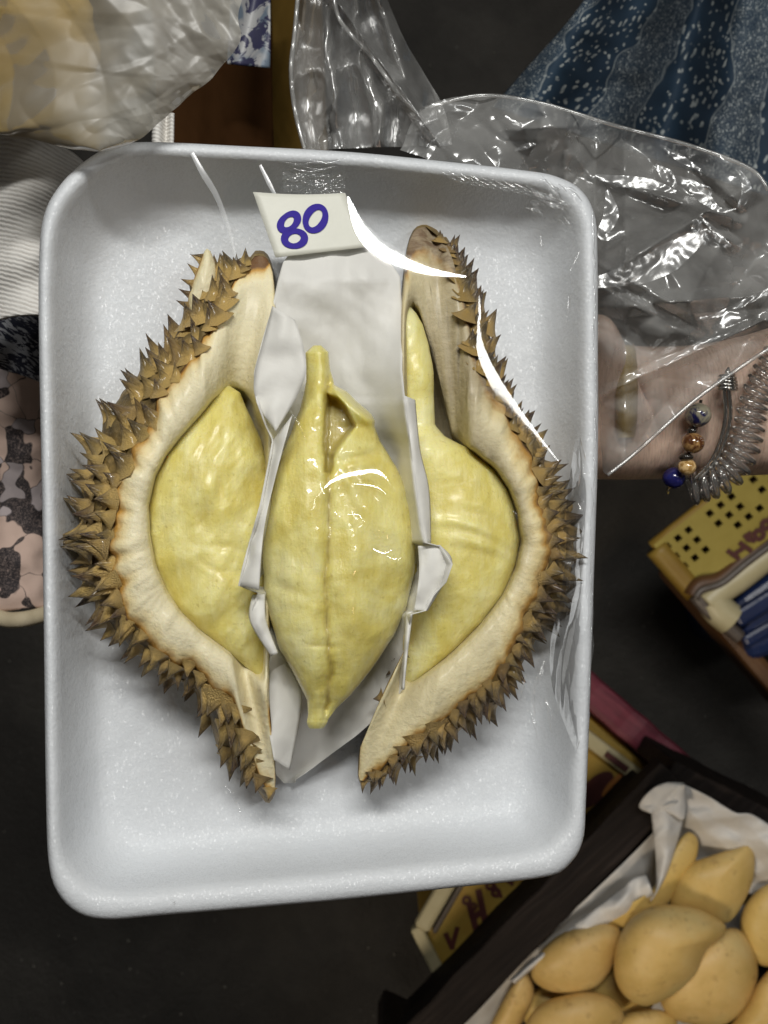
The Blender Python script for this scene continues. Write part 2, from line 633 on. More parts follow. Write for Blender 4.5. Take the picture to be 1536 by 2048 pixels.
    worn("yellow_carton", (0.30, 0.18, 0.022), (0.36, 0.25, 0.04))
    worn("orange_carton", (0.32, 0.10, 0.02), (0.40, 0.20, 0.03))
    worn("red_print", (0.055, 0.009, 0.008), (0.09, 0.018, 0.012))
    worn("yellow_plastic", (0.27, 0.21, 0.035), (0.33, 0.265, 0.055), 0.45)
    worn("ochre_plastic", (0.22, 0.13, 0.02), (0.27, 0.18, 0.03), 0.5)
    worn("brown_plastic", (0.07, 0.03, 0.01), (0.11, 0.05, 0.016), 0.5)
    worn("beige_plastic", (0.40, 0.35, 0.20), (0.48, 0.43, 0.27), 0.4)
    worn("grey_trim", (0.075, 0.06, 0.05), (0.12, 0.10, 0.085), 0.4)
    worn("blue_plastic", (0.008, 0.016, 0.055), (0.014, 0.026, 0.085), 0.3)
    worn("brown_cloth", (0.026, 0.010, 0.002), (0.040, 0.016, 0.004), 0.9, 12)
    worn("ochre_cloth", (0.055, 0.032, 0.005), (0.07, 0.040, 0.007), 0.9, 12)
    for k in ("brown_cloth", "ochre_cloth"):
        M[k].node_tree.nodes['Principled BSDF'].inputs['Specular IOR Level'].default_value = 0.1
    worn("cream_fur", (0.50, 0.42, 0.28), (0.58, 0.50, 0.36), 0.9, 60)
    worn("silver", (0.55, 0.54, 0.52), (0.66, 0.65, 0.62), 0.2)
    M['silver'].node_tree.nodes['Principled BSDF'].inputs['Metallic'].default_value = 1.0

    # cloths
    t = NT("paisley_cloth")
    uv = t.coord('UV', (1, 1, 1))
    sep = t.n('ShaderNodeSeparateXYZ')
    t.l(uv, sep.inputs[0])
    obj = t.coord('Object')
    navy = t.mix(t.noise(obj, 18, 4), (0.005, 0.014, 0.030), (0.010, 0.036, 0.068))
    sc = t.n('ShaderNodeMapping')
    sc.inputs['Scale'].default_value = (14, 36, 1)
    t.l(uv, sc.inputs[0])
    scd = t.n('ShaderNodeVectorMath', operation='ADD')
    nd = t.n('ShaderNodeTexNoise')
    t.l(uv, nd.inputs['Vector'])
    nd.inputs['Scale'].default_value = 11
    vm = t.n('ShaderNodeVectorMath', operation='SCALE')
    t.l(nd.outputs['Color'], vm.inputs[0])
    vm.inputs['Scale'].default_value = 1.6
    t.l(sc.outputs[0], scd.inputs[0])
    t.l(vm.outputs[0], scd.inputs[1])
    big = t.ramp(t.vor(scd.outputs[0], 1.5), [(0.27, 1.0), (0.34, 0.0)])
    small = t.ramp(t.vor(scd.outputs[0], 4.0), [(0.27, 1.0), (0.34, 0.0)])
    swirl = t.ramp(t.noise(scd.outputs[0], 4.0, 3, 0.5, 2.6), [(0.47, 0.0), (0.50, 0.9), (0.53, 0.0)])
    dense = t.math('MAXIMUM', small, swirl)
    band = t.n('ShaderNodeMath', operation='SINE')
    t.l(t.math('ADD', t.math('MULTIPLY', sep.outputs[1], 17.0), t.math('MULTIPLY', t.noise(uv, 2.5, 2), 4.0)), band.inputs[0])
    bm = t.ramp(band.outputs[0], [(0.30, 0.0), (0.36, 1.0)])
    lines = t.ramp(t.math('ABSOLUTE', t.math('SUBTRACT', band.outputs[0], 0.25)), [(0.02, 1.0), (0.07, 0.0)])
    pat = t.mix(bm, big, dense)
    pat = t.math('MAXIMUM', pat, t.math('MULTIPLY', lines, 0.6))
    pat = t.math('MULTIPLY', pat, t.ramp(t.noise(obj, 260, 3), [(0.35, 0.35), (0.6, 1.0)]))
    col = t.mix(t.math('MULTIPLY', pat, 0.85), navy, (0.40, 0.43, 0.42))
    t.pbr(col, 0.8, t.bump(t.noise(obj, 900, 2), 0.2, 0.0006))
    M['paisley'] = t.m

    t = NT("navy_print_cloth")
    obj = t.coord('Object', (1, 1, 1), (0, 0, 0.5))
    st = t.n('ShaderNodeMapping')
    st.inputs['Scale'].default_value = (90, 260, 90)
    t.l(obj, st.inputs[0])
    pat = t.ramp(t.noise(st.outputs[0], 1.6, 4, 0.6, 1.5), [(0.49, 0.0), (0.54, 1.0)])
    col = t.mix(t.math('MULTIPLY', pat, 0.8), (0.012, 0.014, 0.03), (0.42, 0.43, 0.46))
    t.pbr(col, 0.85)
    M['navy_print'] = t.m

    t = NT("floral_cloth")
    obj = t.coord('Object')
    wob = t.n('ShaderNodeTexNoise')
    t.l(obj, wob.inputs['Vector'])
    wob.inputs['Scale'].default_value = 60
    vm = t.n('ShaderNodeVectorMath', operation='SCALE')
    t.l(wob.outputs['Color'], vm.inputs[0])
    vm.inputs['Scale'].default_value = 0.028
    ad = t.n('ShaderNodeVectorMath', operation='ADD')
    t.l(obj, ad.inputs[0])
    t.l(vm.outputs[0], ad.inputs[1])
    edge = t.ramp(t.vor(ad.outputs[0], 78, 'DISTANCE_TO_EDGE'), [(0.008, 1.0), (0.022, 0.0)])
    vc = t.n('ShaderNodeTexVoronoi')
    t.l(ad.outputs[0], vc.inputs['Vector'])
    vc.inputs['Scale'].default_value = 78
    sc_ = t.n('ShaderNodeSeparateColor')
    t.l(vc.outputs['Color'], sc_.inputs[0])
    patch = t.ramp(sc_.outputs[0], [(0.52, 0.0), (0.54, 1.0)])
    grey = t.ramp(sc_.outputs[1], [(0.66, 0.0), (0.69, 1.0)])
    hatch = t.ramp(t.noise(t.coord('Object', (1, 1, 1), (0, 0, 0.7)), 620, 4, 0.7, 2.0), [(0.50, 0.0), (0.62, 1.0)])
    pink = t.mix(t.noise(obj, 30, 3), (0.56, 0.40, 0.33), (0.66, 0.50, 0.42))
    col = t.mix(t.math('MULTIPLY', grey, 0.8), pink, (0.44, 0.40, 0.42))
    col = t.mix(t.math('MULTIPLY', edge, 0.85), col, (0.03, 0.025, 0.03))
    dark = t.mix(t.math('MULTIPLY', hatch, 0.6), (0.03, 0.024, 0.026), (0.34, 0.26, 0.23))
    col = t.mix(patch, col, dark)
    t.pbr(col, 0.85, t.bump(t.noise(obj, 900, 2), 0.2, 0.0006))
    M['floral'] = t.m

    t = NT("white_rib_knit")
    obj = t.coord('Object', (1, 1, 1), (0, 0, 0.30))
    wv = t.n('ShaderNodeTexWave', wave_type='BANDS', bands_direction='Y')
    t.l(obj, wv.inputs['Vector'])
    wv.inputs['Scale'].default_value = 245
    wv.inputs['Distortion'].default_value = 1.8
    wv.inputs['Detail'].default_value = 3
    wv.inputs['Detail Scale'].default_value = 2.0
    rib = wv.outputs['Fac']
    col = t.mix(t.math('MULTIPLY', t.ramp(rib, [(0.25, 1.0), (0.6, 0.0)]), t.ramp(t.noise(obj, 220, 3), [(0.35, 0.3), (0.6, 1.0)])), (0.80, 0.78, 0.74), (0.60, 0.57, 0.53))
    t.pbr(col, 0.9, t.bump(rib, 0.3, 0.0008))
    M['knit'] = t.m

    t = NT("packet_print")
    obj = t.coord('Object')
    pat = t.ramp(t.noise(obj, 95, 4, 0.6, 1.2), [(0.50, 0.0), (0.53, 1.0)])
    pale = t.mix(t.ramp(t.noise(obj, 70, 2), [(0.5, 0.0), (0.55, 1.0)]), (0.36, 0.36, 0.36), (0.13, 0.17, 0.22))
    t.pbr(t.mix(pat, pale, (0.028, 0.028, 0.07)), 0.5)
    M['packet'] = t.m

    # skin
    t = NT("arm_skin")
    obj = t.coord('Object')
    st = t.coord('Object', (1800, 260, 260))
    wr = t.noise(st, 0.7, 4, 0.65, 0.6)
    col = t.mix(t.noise(obj, 40, 4), (0.76, 0.53, 0.41), (0.84, 0.63, 0.50))
    col = t.mix(t.ramp(wr, [(0.35, 0.35), (0.55, 0.0)]), col, (0.22, 0.13, 0.085))
    t.pbr(col, 0.5, t.bump(wr, 0.35, 0.0006), Subsurface_Weight=0.15, Subsurface_Radius=(0.008, 0.003, 0.0015), Subsurface_Scale=1.0)
    M['skin_arm'] = t.m

    def bead(key, a, b, scale=300):
        t = NT(key)
        c = t.coord('Object')
        t.pbr(t.ramp(t.noise(c, scale, 4, 0.6, 1.0), [(0.42, a), (0.56, b)]), 0.12, Coat_Weight=0.6, Coat_Roughness=0.05)
        M[key] = t.m
    bead("bead_blue_cream", (0.012, 0.012, 0.085), (0.36, 0.33, 0.24), 220)
    bead("bead_blue", (0.010, 0.010, 0.085), (0.02, 0.022, 0.14))
    bead("bead_amber", (0.10, 0.035, 0.012), (0.42, 0.24, 0.09))
    bead("bead_gold", (0.36, 0.20, 0.06), (0.70, 0.48, 0.22), 500)
    bead("bead_black", (0.012, 0.010, 0.009), (0.03, 0.024, 0.02))

    t = NT("clear_coil_plastic")
    g_ = t.n('ShaderNodeBsdfGlossy')
    g_.inputs['Roughness'].default_value = 0.08
    tr = t.n('ShaderNodeBsdfTransparent')
    tr.inputs[0].default_value = (0.96, 0.94, 0.92, 1)
    lw = t.n('ShaderNodeLayerWeight')
    lw.inputs[0].default_value = 0.35
    mx = t.n('ShaderNodeMixShader')
    t.l(t.ramp(lw.outputs['Fresnel'], [(0.0, 0.08), (1.0, 0.85)]), mx.inputs[0])
    t.l(tr.outputs[0], mx.inputs[1])
    t.l(g_.outputs[0], mx.inputs[2])
    dfz = t.n('ShaderNodeBsdfDiffuse')
    dfz.inputs[0].default_value = (0.85, 0.83, 0.8, 1)
    mx2 = t.n('ShaderNodeMixShader')
    mx2.inputs[0].default_value = 0.05
    t.l(mx.outputs[0], mx2.inputs[1])
    t.l(dfz.outputs[0], mx2.inputs[2])
    t.surf(mx2.outputs[0])
    M['coil'] = t.m


make_materials()

# ------------------------------------------------------------------ the setting: the ground
GZ = -0.78


def build_ground():
    n = 60
    v = []
    for i in range(n):
        for j in range(n):
            x, y = (j / (n - 1) - 0.5) * 12, (i / (n - 1) - 0.5) * 12
            v.append((x, y, GZ + 0.004 * fbm(x * 3, y * 3)))
    g = mesh_obj("ground", v, grid_faces(n, n), M['asphalt'])
    g["kind"] = "structure"
    # loose grit that catches the lamp
    vs, fs = [], []
    for k in range(520):
        x, y, r = random.uniform(-0.75, 0.75), random.uniform(-0.85, 0.9), random.uniform(0.0008, 0.0024)
        o = len(vs)
        z = GZ + 0.004 * fbm(x * 3, y * 3) + r * 0.4
        for d in ((1, 0, 0), (-0.6, 0.9, 0), (-0.5, -0.8, 0), (0.1, 0, 0.9), (0, 0.1, -0.9)):
            vs.append((x + d[0] * r, y + d[1] * r, z + d[2] * r))
        fs += [(o, o + 1, o + 3), (o + 1, o + 2, o + 3), (o + 2, o, o + 3), (o + 1, o, o + 4), (o + 2, o + 1, o + 4), (o, o + 2, o + 4)]
    t = NT("grit")
    t.pbr((0.15, 0.14, 0.12), 0.8)
    gr = mesh_obj("grit", vs, fs, t.m, None, False)
    gr["kind"] = "stuff"


build_ground()

# ------------------------------------------------------------------ foam tray
OUT = [(300, 284), (480, 292), (700, 304), (900, 324), (1050, 341), (1110, 352), (1160, 378), (1188, 425), (1195, 500), (1196, 700),
       (1196, 900), (1188, 1150), (1180, 1400), (1172, 1600), (1166, 1680), (1140, 1727), (1090, 1754), (900, 1776), (700, 1798), (500, 1816),
       (320, 1831), (220, 1839), (160, 1828), (118, 1790), (98, 1730), (92, 1600), (88, 1300), (84, 1000), (78, 700), (78, 520), (88, 430),
       (120, 370), (170, 322), (225, 292)]


def build_tray():
    N = 320
    o = smooth_poly(OUT, N)
    lo, hi = o.min(0), o.max(0)

    def inset(d_top, d_right, d_bot, d_left):
        q = o.copy()
        q[:, 0] = lo[0] + d_left + (o[:, 0] - lo[0]) / (hi[0] - lo[0]) * (hi[0] - lo[0] - d_left - d_right)
        q[:, 1] = lo[1] + d_top + (o[:, 1] - lo[1]) / (hi[1] - lo[1]) * (hi[1] - lo[1] - d_top - d_bot)
        return q
    spec = [  # inset px at the top, right, bottom and left side; height over the floor
        ((66, 56, 52, 62), -0.0026), ((46, 38, 36, 44), 0.001), ((14, 12, 12, 12), 0.0120), ((3, 3, 3, 3), 0.0172), ((0, 0, 0, 0), 0.0190), ((2, 2, 2, 2), 0.0205),
        ((6, 6, 7, 6), 0.0216), ((12, 12, 18, 11), 0.0220), ((20, 20, 34, 18), 0.0218), ((29, 30, 50, 27), 0.0206), ((40, 40, 62, 36), 0.0182),
        ((58, 54, 76, 50), 0.0142), ((80, 70, 92, 66), 0.0100), ((108, 88, 112, 84), 0.0058), ((136, 104, 132, 100), 0.0028), ((165, 122, 154, 116), 0.0010), ((200, 142, 180, 138), 0.0002)]
    v = []
    for ins, h in spec:
        loop = inset(*ins)
        for k in range(N):
            q = loop[k]
            v.append(PT(q[0], q[1], h + 0.0004 * fbm(q[0] * 0.011, q[1] * 0.011, h * 30)))
    f = grid_faces(len(spec), N, True)
    base = (len(spec) - 1) * N
    last = inset(*spec[-1][0])
    c = last.mean(0)
    rings = [0.85, 0.65, 0.42, 0.2]
    for s in rings:
        for k in range(N):
            q = c + (last[k] - c) * s
            v.append(PT(q[0], q[1], 0.0005 * fbm(q[0] * 0.006, q[1] * 0.006) * (1 - s)))
    f += [tuple(a + base for a in q) for q in grid_faces(len(rings) + 1, N, True)]
    v.append(PT(c[0], c[1], 0))
    b2 = len(v) - 1 - N
    f += [(b2 + k, b2 + (k + 1) % N, len(v) - 1) for k in range(N)]
    # underside
    v.append(PT(c[0], c[1], -0.0022))
    f += [((k + 1) % N, k, len(v) - 1) for k in range(N)]
    t = mesh_obj("foam_tray", v, f, M['foam'])
    tag(t, "white polystyrene foam tray with rounded corners holding the opened durian", "foam tray")


build_tray()

# ------------------------------------------------------------------ durian husks
ANG = np.linspace(-math.pi, math.pi, 420, endpoint=False)


def thorn_meshes(prefix, mat):
    out = []
    for k in range(7):
        r = random.Random(31 + k + len(prefix))
        n = 8
        bx, by = r.uniform(-0.2, 0.2), r.uniform(-0.2, 0.2)
        v, f = [], []
        jit = [r.uniform(0.86, 1.14) for _ in range(n)]
        prof = ((-0.22, 1.0), (-0.05, 0.72), (0.12, 0.52), (0.34, 0.35), (0.60, 0.21), (0.84, 0.09))
        for (z, rad) in prof:
            for j in range(n):
                a = 2 * math.pi * j / n + 0.3 * k
                rr = rad * jit[j] * (1.0 if j % 2 else 0.88)
                v.append((rr * math.cos(a) + bx * z * z, rr * math.sin(a) + by * z * z, z))
        f = grid_faces(len(prof), n, True)
        v.append((bx * 1.05, by * 1.05, 1.03))
        f += [((len(prof) - 1) * n + j, (len(prof) - 1) * n + (j + 1) % n, len(prof) * n) for j in range(n)]
        me = bpy.data.meshes.new(prefix)
        me.from_pydata(v, [], f)
        me.polygons.foreach_set('use_smooth', [True] * len(me.polygons))
        me.materials.append(mat)
        out.append(me)
    return out


def build_husk(label, cen, E, C, T, hr, pith_mat, thorn_mat, spacing, seed, lmin, lmax, neck=None):
    rnd = random.Random(seed)
    root = thing("durian_husk", label, "durian husk", group="opened durian husk pieces on the tray")
    rE, rC, rT = polar(E, cen, ANG), polar(C, cen, ANG), polar(T, cen, ANG)
    # light smoothing of the traced radii
    def sm(r, k):
        ker = np.ones(k) / k
        return np.convolve(np.concatenate([r[-k:], r, r[:k]]), ker, 'same')[k:-k]
    rE, rC, rT = sm(rE, 3), sm(rC, 5), sm(rT, 5)
    rC = np.minimum(rC, rE - 10)
    rT = np.maximum(rT, rE + 2)
    W = rT - rE
    cx, cy = cen
    n = len(ANG)

    def pt(k, r, h):
        return PT(cx + math.cos(ANG[k]) * r, cy + math.sin(ANG[k]) * r, h)
    jag = np.array([noise.noise(Vector((math.cos(a) * r * 0.035, math.sin(a) * r * 0.035, seed))) for a, r in zip(ANG, rE)])
    rEj = rE + jag * 16 * (W > 20)
    # height of the cut falls away towards the two tips
    fall = np.clip((np.hypot(np.cos(ANG) * rE * 1.15, np.sin(ANG) * rE) - 380) / 260, 0, 1)
    H = hr * (1 - 0.42 * fall)
    v, edge, nck = [], [], []
    rings = [(0.0, -0.026, 0.62), (0.0, -0.018, 0.86), (0.0, -0.006, 0.965), (0.0, -0.0005, 1.0), (0.06, 0.0012, 1), (0.25, 0.0024, 1), (0.5, 0.0024, 1), (0.75, 0.0010, 1), (0.92, -0.0008, 1), (1.0, -0.0026, 1)]
    for (q, dh, scl) in rings:
        for k in range(n):
            r = (rC[k] + (rEj[k] - rC[k]) * q) * scl
            x, y = cx + math.cos(ANG[k]) * r, cy + math.sin(ANG[k]) * r
            hh = max(H[k] + dh, 0.004) + 0.0011 * fbm(x * 0.018, y * 0.018, seed)
            tn = neck(x, y) if neck else (0.0, 0.0, 0.0)
            v.append(pt(k, r, hh + tn[1]))
            near = 1 - min(1.0, (rEj[k] - r) / (74.0 + 22 * noise.noise(Vector((x * 0.02, y * 0.02, 8)))))
            edge.append((max(0, near) ** 1.3 if W[k] > 12 else max(0, near) * 0.45) + tn[0])
            nck.append(min(1, max(tn[2] if neck else 0, 0.75 * max(0, 1 - q / 0.45) ** 0.6 * (1 if y < 1080 else max(0, 1 - (y - 1080) / 120)) if pith_mat is M['pith_olive'] else 0)))
    f = grid_faces(len(rings), n, True)
    v.append(PT(cx, cy, 0.007))
    edge.append(0)
    nck.append(0)
    f += [((k + 1) % n, k, len(v) - 1) for k in range(n)]
    mesh_obj("pith", v, f, pith_mat, root, True, None, {'edge': edge, 'neck': nck})

    def skin(a, s):
        k = (a + math.pi) / (2 * math.pi) * n
        k0 = int(math.floor(k)) % n
        w = k - math.floor(k)
        k1 = (k0 + 1) % n
        r = rEj[k0] * (1 - w) + rEj[k1] * w
        ww = W[k0] * (1 - w) + W[k1] * w
        h = H[k0] * (1 - w) + H[k1] * w
        off = 0.62 * ww * math.sin(min(1.0, s / 0.62) * math.pi / 2)
        if s > 0.62:
            off *= 1 - 0.45 * ((s - 0.62) / 0.38) ** 2
        hh = (h - 0.003) * (1 - s) ** 0.85 + 0.001
        return Vector(PT(cx + math.cos(a) * (r + off), cy + math.sin(a) * (r + off), hh))
    v = []
    ss = [0, 0.08, 0.2, 0.35, 0.5, 0.65, 0.8, 0.92, 1.0]
    for s in ss:
        for k in range(n):
            v.append(skin(ANG[k], s))
    mesh_obj("skin", v, grid_faces(len(ss), n, True), M['skin'], root)
    # thorns, staggered in rows down the outside
    meshes = thorn_meshes("thorn", thorn_mat)
    count = 0
    rows = [0.03, 0.14, 0.27, 0.41, 0.56]
    for ri, s in enumerate(rows):
        k = 0.0
        first = True
        while k < n:
            kk = int(k) % n
            a = ANG[kk] + (2 * math.pi / n) * (0.5 if ri % 2 else 0) + rnd.uniform(-0.008, 0.008)
            step_px = spacing * (0.9 + 0.1 * ri) * rnd.uniform(0.72, 1.28)
            # arclength per index step
            k2 = (kk + 1) % n
            p, q = np.array([math.cos(ANG[kk]) * rE[kk], math.sin(ANG[kk]) * rE[kk]]), np.array([math.cos(ANG[k2]) * rE[k2], math.sin(ANG[k2]) * rE[k2]])
            arc = max(np.linalg.norm(p - q), 1.5)
            k += max(step_px / arc, 0.8)
            if W[kk] < (18 if ri < 2 else 38 if ri < 4 else 60):
                continue
            s2 = min(0.9, max(0.01, s + rnd.uniform(-0.05, 0.05)))
            p0 = skin(a, s2)
            da, ds = skin(a + 0.012, s2) - p0, skin(a, min(s2 + 0.03, 1)) - p0
            nn = da.cross(ds)
            if nn.length < 1e-12:
                continue
            nn.normalize()
            outw = Vector((math.cos(a), -math.sin(a), 0))
            if nn.dot(outw + Vector((0, 0, 0.3))) < 0:
                nn = -nn
            d = (nn * 0.55 + outw * 0.75 + Vector((0, 0, 0.16 if ri < 2 else 0.02)) + Vector((rnd.uniform(-.22, .22), rnd.uniform(-.22, .22), rnd.uniform(-.12, .12)))).normalized()
            ln = min(lmax, max(lmin, W[kk] * K * 0.62)) * rnd.uniform(0.75, 1.15)
            wid = min(max(ln * 0.76, 0.0025), 0.0052) * rnd.uniform(0.85, 1.2)
            if ri == 0:
                ln *= 0.8
            o = bpy.data.objects.new("thorn", rnd.choice(meshes))
            o.parent = root
            o.matrix_basis = Matrix.Translation(p0 - d * ln * 0.05) @ d.to_track_quat('Z', 'Y').to_matrix().to_4x4() @ Matrix.Rotation(rnd.uniform(0, 6.28), 4, 'Z') @ Matrix.Diagonal((wid, wid * rnd.uniform(0.7, 1.0), ln, 1))
            COL.objects.link(o)
            count += 1
    return root, meshes, count


L_E = [(541, 520), (520, 508), (490, 520), (470, 556), (448, 606), (420, 655), (392, 712), (348, 752), (322, 792), (305, 826), (290, 862), (268, 900), (250, 935),
       (228, 975), (230, 1020), (217, 1062), (218, 1104), (231, 1150), (238, 1200), (252, 1240), (285, 1272), (312, 1305), (350, 1328), (398, 1345), (428, 1375),
       (460, 1402), (482, 1436), (494, 1478), (502, 1520), (522, 1556), (546, 1600), (553, 1560), (545, 1480), (538, 1400), (540, 1250), (545, 1000), (552, 800), (553, 650), (549, 570)]
L_C = [(470, 772), (430, 792), (395, 830), (360, 870), (330, 910), (309, 950), (295, 1010), (297, 1070), (308, 1130), (330, 1182), (360, 1227), (400, 1266), (450, 1302), (500, 1342),
       (528, 1372), (530, 1200), (533, 1000), (535, 860), (505, 790)]
L_T = [(545, 500), (520, 492), (470, 500), (415, 500), (375, 585), (345, 615), (320, 655), (285, 680), (245, 708), (205, 752), (180, 800), (150, 862), (128, 950), (122, 1010), (114, 1060),
       (128, 1120), (142, 1185), (185, 1262), (245, 1312), (320, 1372), (425, 1425), (428, 1480), (420, 1545), (455, 1592), (500, 1615), (545, 1640), (556, 1560), (547, 1480), (540, 1400),
       (542, 1250), (547, 1000), (554, 800), (555, 650), (551, 570)]
R_E = [(820, 470), (838, 452), (866, 456), (874, 478), (888, 480), (908, 522), (925, 580), (934, 640), (946, 700), (962, 740), (1000, 800), (1040, 868), (1072, 930), (1088, 980), (1094, 1030), (1098, 1090), (1088, 1150),
       (1074, 1200), (1056, 1250), (1020, 1318), (960, 1380), (900, 1430), (830, 1480), (782, 1520), (716, 1572), (722, 1470), (800, 1405), (804, 1300), (808, 1150), (806, 1000), (802, 850),
       (800, 720), (803, 600), (812, 520)]
R_C = [(820, 596), (840, 608), (856, 652), (864, 692), (868, 742), (870, 795), (876, 846), (895, 868), (943, 893), (993, 934), (1021, 974), (1037, 1018), (1047, 1083), (1036, 1138), (1008, 1196), (962, 1256), (902, 1316), (852, 1352), (812, 1374),
       (812, 1200), (812, 1000), (810, 850), (811, 740), (812, 610)]
R_T = [(818, 448), (872, 446), (935, 505), (962, 555), (988, 605), (994, 660), (992, 700), (1004, 742), (1032, 786), (1056, 812), (1088, 858), (1108, 906), (1138, 938), (1160, 985),
       (1168, 1015), (1176, 1090), (1172, 1135), (1152, 1205), (1122, 1262), (1084, 1304), (1034, 1384), (992, 1432), (950, 1464), (882, 1506), (832, 1536), (772, 1566), (712, 1584),
       (719, 1470), (798, 1405), (802, 1300), (806, 1150), (804, 1000), (800, 850), (798, 720), (800, 600), (808, 520)]



def neck_right(x, y):
    f = 1 / (1 + math.exp((y - 800) / 22))
    lobe = 1 / (1 + math.exp(-(x - 862 + 10 * math.sin(y * 0.02)) / 7))
    tip = 1 / (1 + math.exp((y - 520) / 14))
    e = 0.12 * f + 0.75 * tip
    nk = f * (0.35 + 0.5 * lobe) + 0.7 * g_(x - 915, 60) * g_(y - 760, 60) + 0.3 * tip
    nk += 0.25 * f * g_(x - 858 + 10 * math.sin(y * 0.02), 7)
    h = 0.0016 * f * (1 - lobe) - 0.0022 * f * g_(x - 866 + 10 * math.sin(y * 0.02), 9) + 0.0020 * f * g_(x - 900, 18) - 0.0010 * f * lobe * math.sin((x - y * 0.4) * 0.09) * 0.6
    h += 0.0013 * math.sin((x * 0.8 + y) * 0.12) * g_(x - 905, 60) * g_(y - 760, 70)
    h += 0.0011 * f * noise.noise(Vector((x * 0.045, y * 0.012, 21))) + 0.0006 * f * noise.noise(Vector((x * 0.02, y * 0.06, 5)))
    return e + 0.10 * noise.noise(Vector((x * 0.02, y * 0.008, 3))), h, nk


def neck_left(x, y):
    return 0.55 / (1 + math.exp((y - 532 + 0.2 * (x - 540)) / 7)), 0.0, 0.0


def g_(x, w):
    return math.exp(-(x / w) ** 2)


hl, tm_l, c1 = build_husk("durian husk piece left of the middle segment, cream pith edge and brown thorns facing left", (425, 1070), L_E, L_C, L_T, 0.034, M['pith'], M['thorn'], 39, 3, 0.0036, 0.0060, neck_left)
hr_, tm_r, c2 = build_husk("durian husk piece with a tall narrow neck, olive pith and thorns facing right", (930, 1090), R_E, R_C, R_T, 0.032, M['pith_olive'], M['thorn_dark'], 30, 11, 0.0030, 0.0054, neck_right)


def build_flap():
    # a second sliver of rind sticking up beyond the left piece's top
    o = smooth_poly([(414, 497), (428, 520), (434, 560), (428, 610), (408, 650), (388, 640), (376, 606), (384, 570), (400, 525)], 48)
    c = o.mean(0)
    v, e = [], []
    for r, h in ((1.0, 0.004), (1.0, 0.017), (0.9, 0.0195), (0.6, 0.0205), (0.25, 0.0210)):
        for k in range(48):
            q = c + (o[k] - c) * r
            v.append(PT(q[0], q[1], h + 0.0007 * noise.noise(Vector((q[0] * 0.05, q[1] * 0.05, 1)))))
            e.append(0.15 + 0.75 * r ** 4 * (1 if o[k][0] < c[0] else 0.4))
    v.append(PT(c[0], c[1], 0.0212))
    e.append(0.1)
    f = grid_faces(5, 48, True) + [(192 + k, 192 + (k + 1) % 48, 240) for k in range(48)]
    mesh_obj("husk_flap", v, f, M['pith'], hl, True, None, {'edge': e})
    rr = random.Random(5)
    for (x, y) in ((404, 524), (396, 545), (388, 568), (382, 590), (378, 612), (390, 632), (412, 515)):
        d = Vector((-0.8 + rr.uniform(-.2, .2), 0.35 + rr.uniform(-.2, .3), 0.25)).normalized()
        t = bpy.data.objects.new("thorn", rr.choice(tm_l))
        t.parent = hl
        t.matrix_basis = Matrix.Translation(PT(x, y, 0.015)) @ d.to_track_quat('Z', 'Y').to_matrix().to_4x4() @ Matrix.Diagonal((0.0022, 0.0018, 0.0038, 1))
        COL.objects.link(t)


build_flap()

# ------------------------------------------------------------------ durian flesh segments


def spindle(name, Lp, Rp, k_h, h0, mat, label, disp, rows=230, cols=190, hmax=0.02, group=None, seam=None):
    l = np.array(sorted(Lp, key=lambda p: p[1]), float)
    r = np.array(sorted(Rp, key=lambda p: p[1]), float)
    y0, y1 = max(l[0, 1], r[0, 1]), min(l[-1, 1], r[-1, 1])
    ys = y0 + (y1 - y0) * (0.5 - 0.5 * np.cos(np.linspace(0.06, math.pi - 0.06, rows)))
    v, sm = [], []
    for y in ys:
        xl, xr = np.interp(y, l[:, 1], l[:, 0]), np.interp(y, r[:, 1], r[:, 0])
        hw, xc = max((xr - xl) / 2, 1.0), (xl + xr) / 2
        hw *= min(1.0, 0.45 + 0.55 * math.sqrt(max(0, min(y - y0, y1 - y)) / 14))
        H = hmax * math.tanh(hw * K * k_h / hmax)
        zc = h0
        for j in range(cols):
            a = 2 * math.pi * j / cols
            ca, sa = math.cos(a), math.sin(a)
            px = xc + hw * math.copysign(abs(ca) ** 0.9, ca)
            z = zc + H * (abs(sa) ** 0.85 * (1 if sa > 0 else -0.6))
            if sa > 0:
                z += disp(px, y, ca, sa) * min(1, sa * 2.5)
            px += 1.6 * noise.noise(Vector((px * 0.03, y * 0.03, 4)))
            v.append(PT(px, y, z))
            sm.append(seam(px, y) if seam and sa > 0 else 0.0)
    f = grid_faces(rows, cols, True)
    f.append(tuple(range(cols)))
    f.append(tuple(reversed(range((rows - 1) * cols, rows * cols))))
    o = mesh_obj(name, v, f, mat, None, True, None, {'seam': sm})
    tag(o, label, "durian segment", group)
    return o


def g(x, w):
    return math.exp(-(x / w) ** 2)


SG = "yellow durian flesh segments"


def disp_left(px, py, ca, sa):
    d = 0.0016 * fbm(px * 0.009, py * 0.006, 2, 3)
    q = py - 0.35 * (px - 400)
    d -= 0.0005 * g(q - 1085 + 12 * math.sin(px * 0.03), 10) * max(0, min(1, (px - 380) / 60))
    d -= 0.0004 * g(q - 1120 + 9 * math.sin(px * 0.04), 8) * max(0, min(1, (px - 360) / 60))
    d += 0.0007 * fbm(px * 0.02 + py * 0.01, py * 0.008, 5, 3)
    d += 0.0010 * g(px - 425, 30) * g(py - 965, 45) - 0.0011 * g(px - 440, 10) * g(py - 975, 30)
    d += 0.0006 * math.sin((px * 0.5 + py * 0.9) * 0.05) * g(py - 1200, 90)
    return d


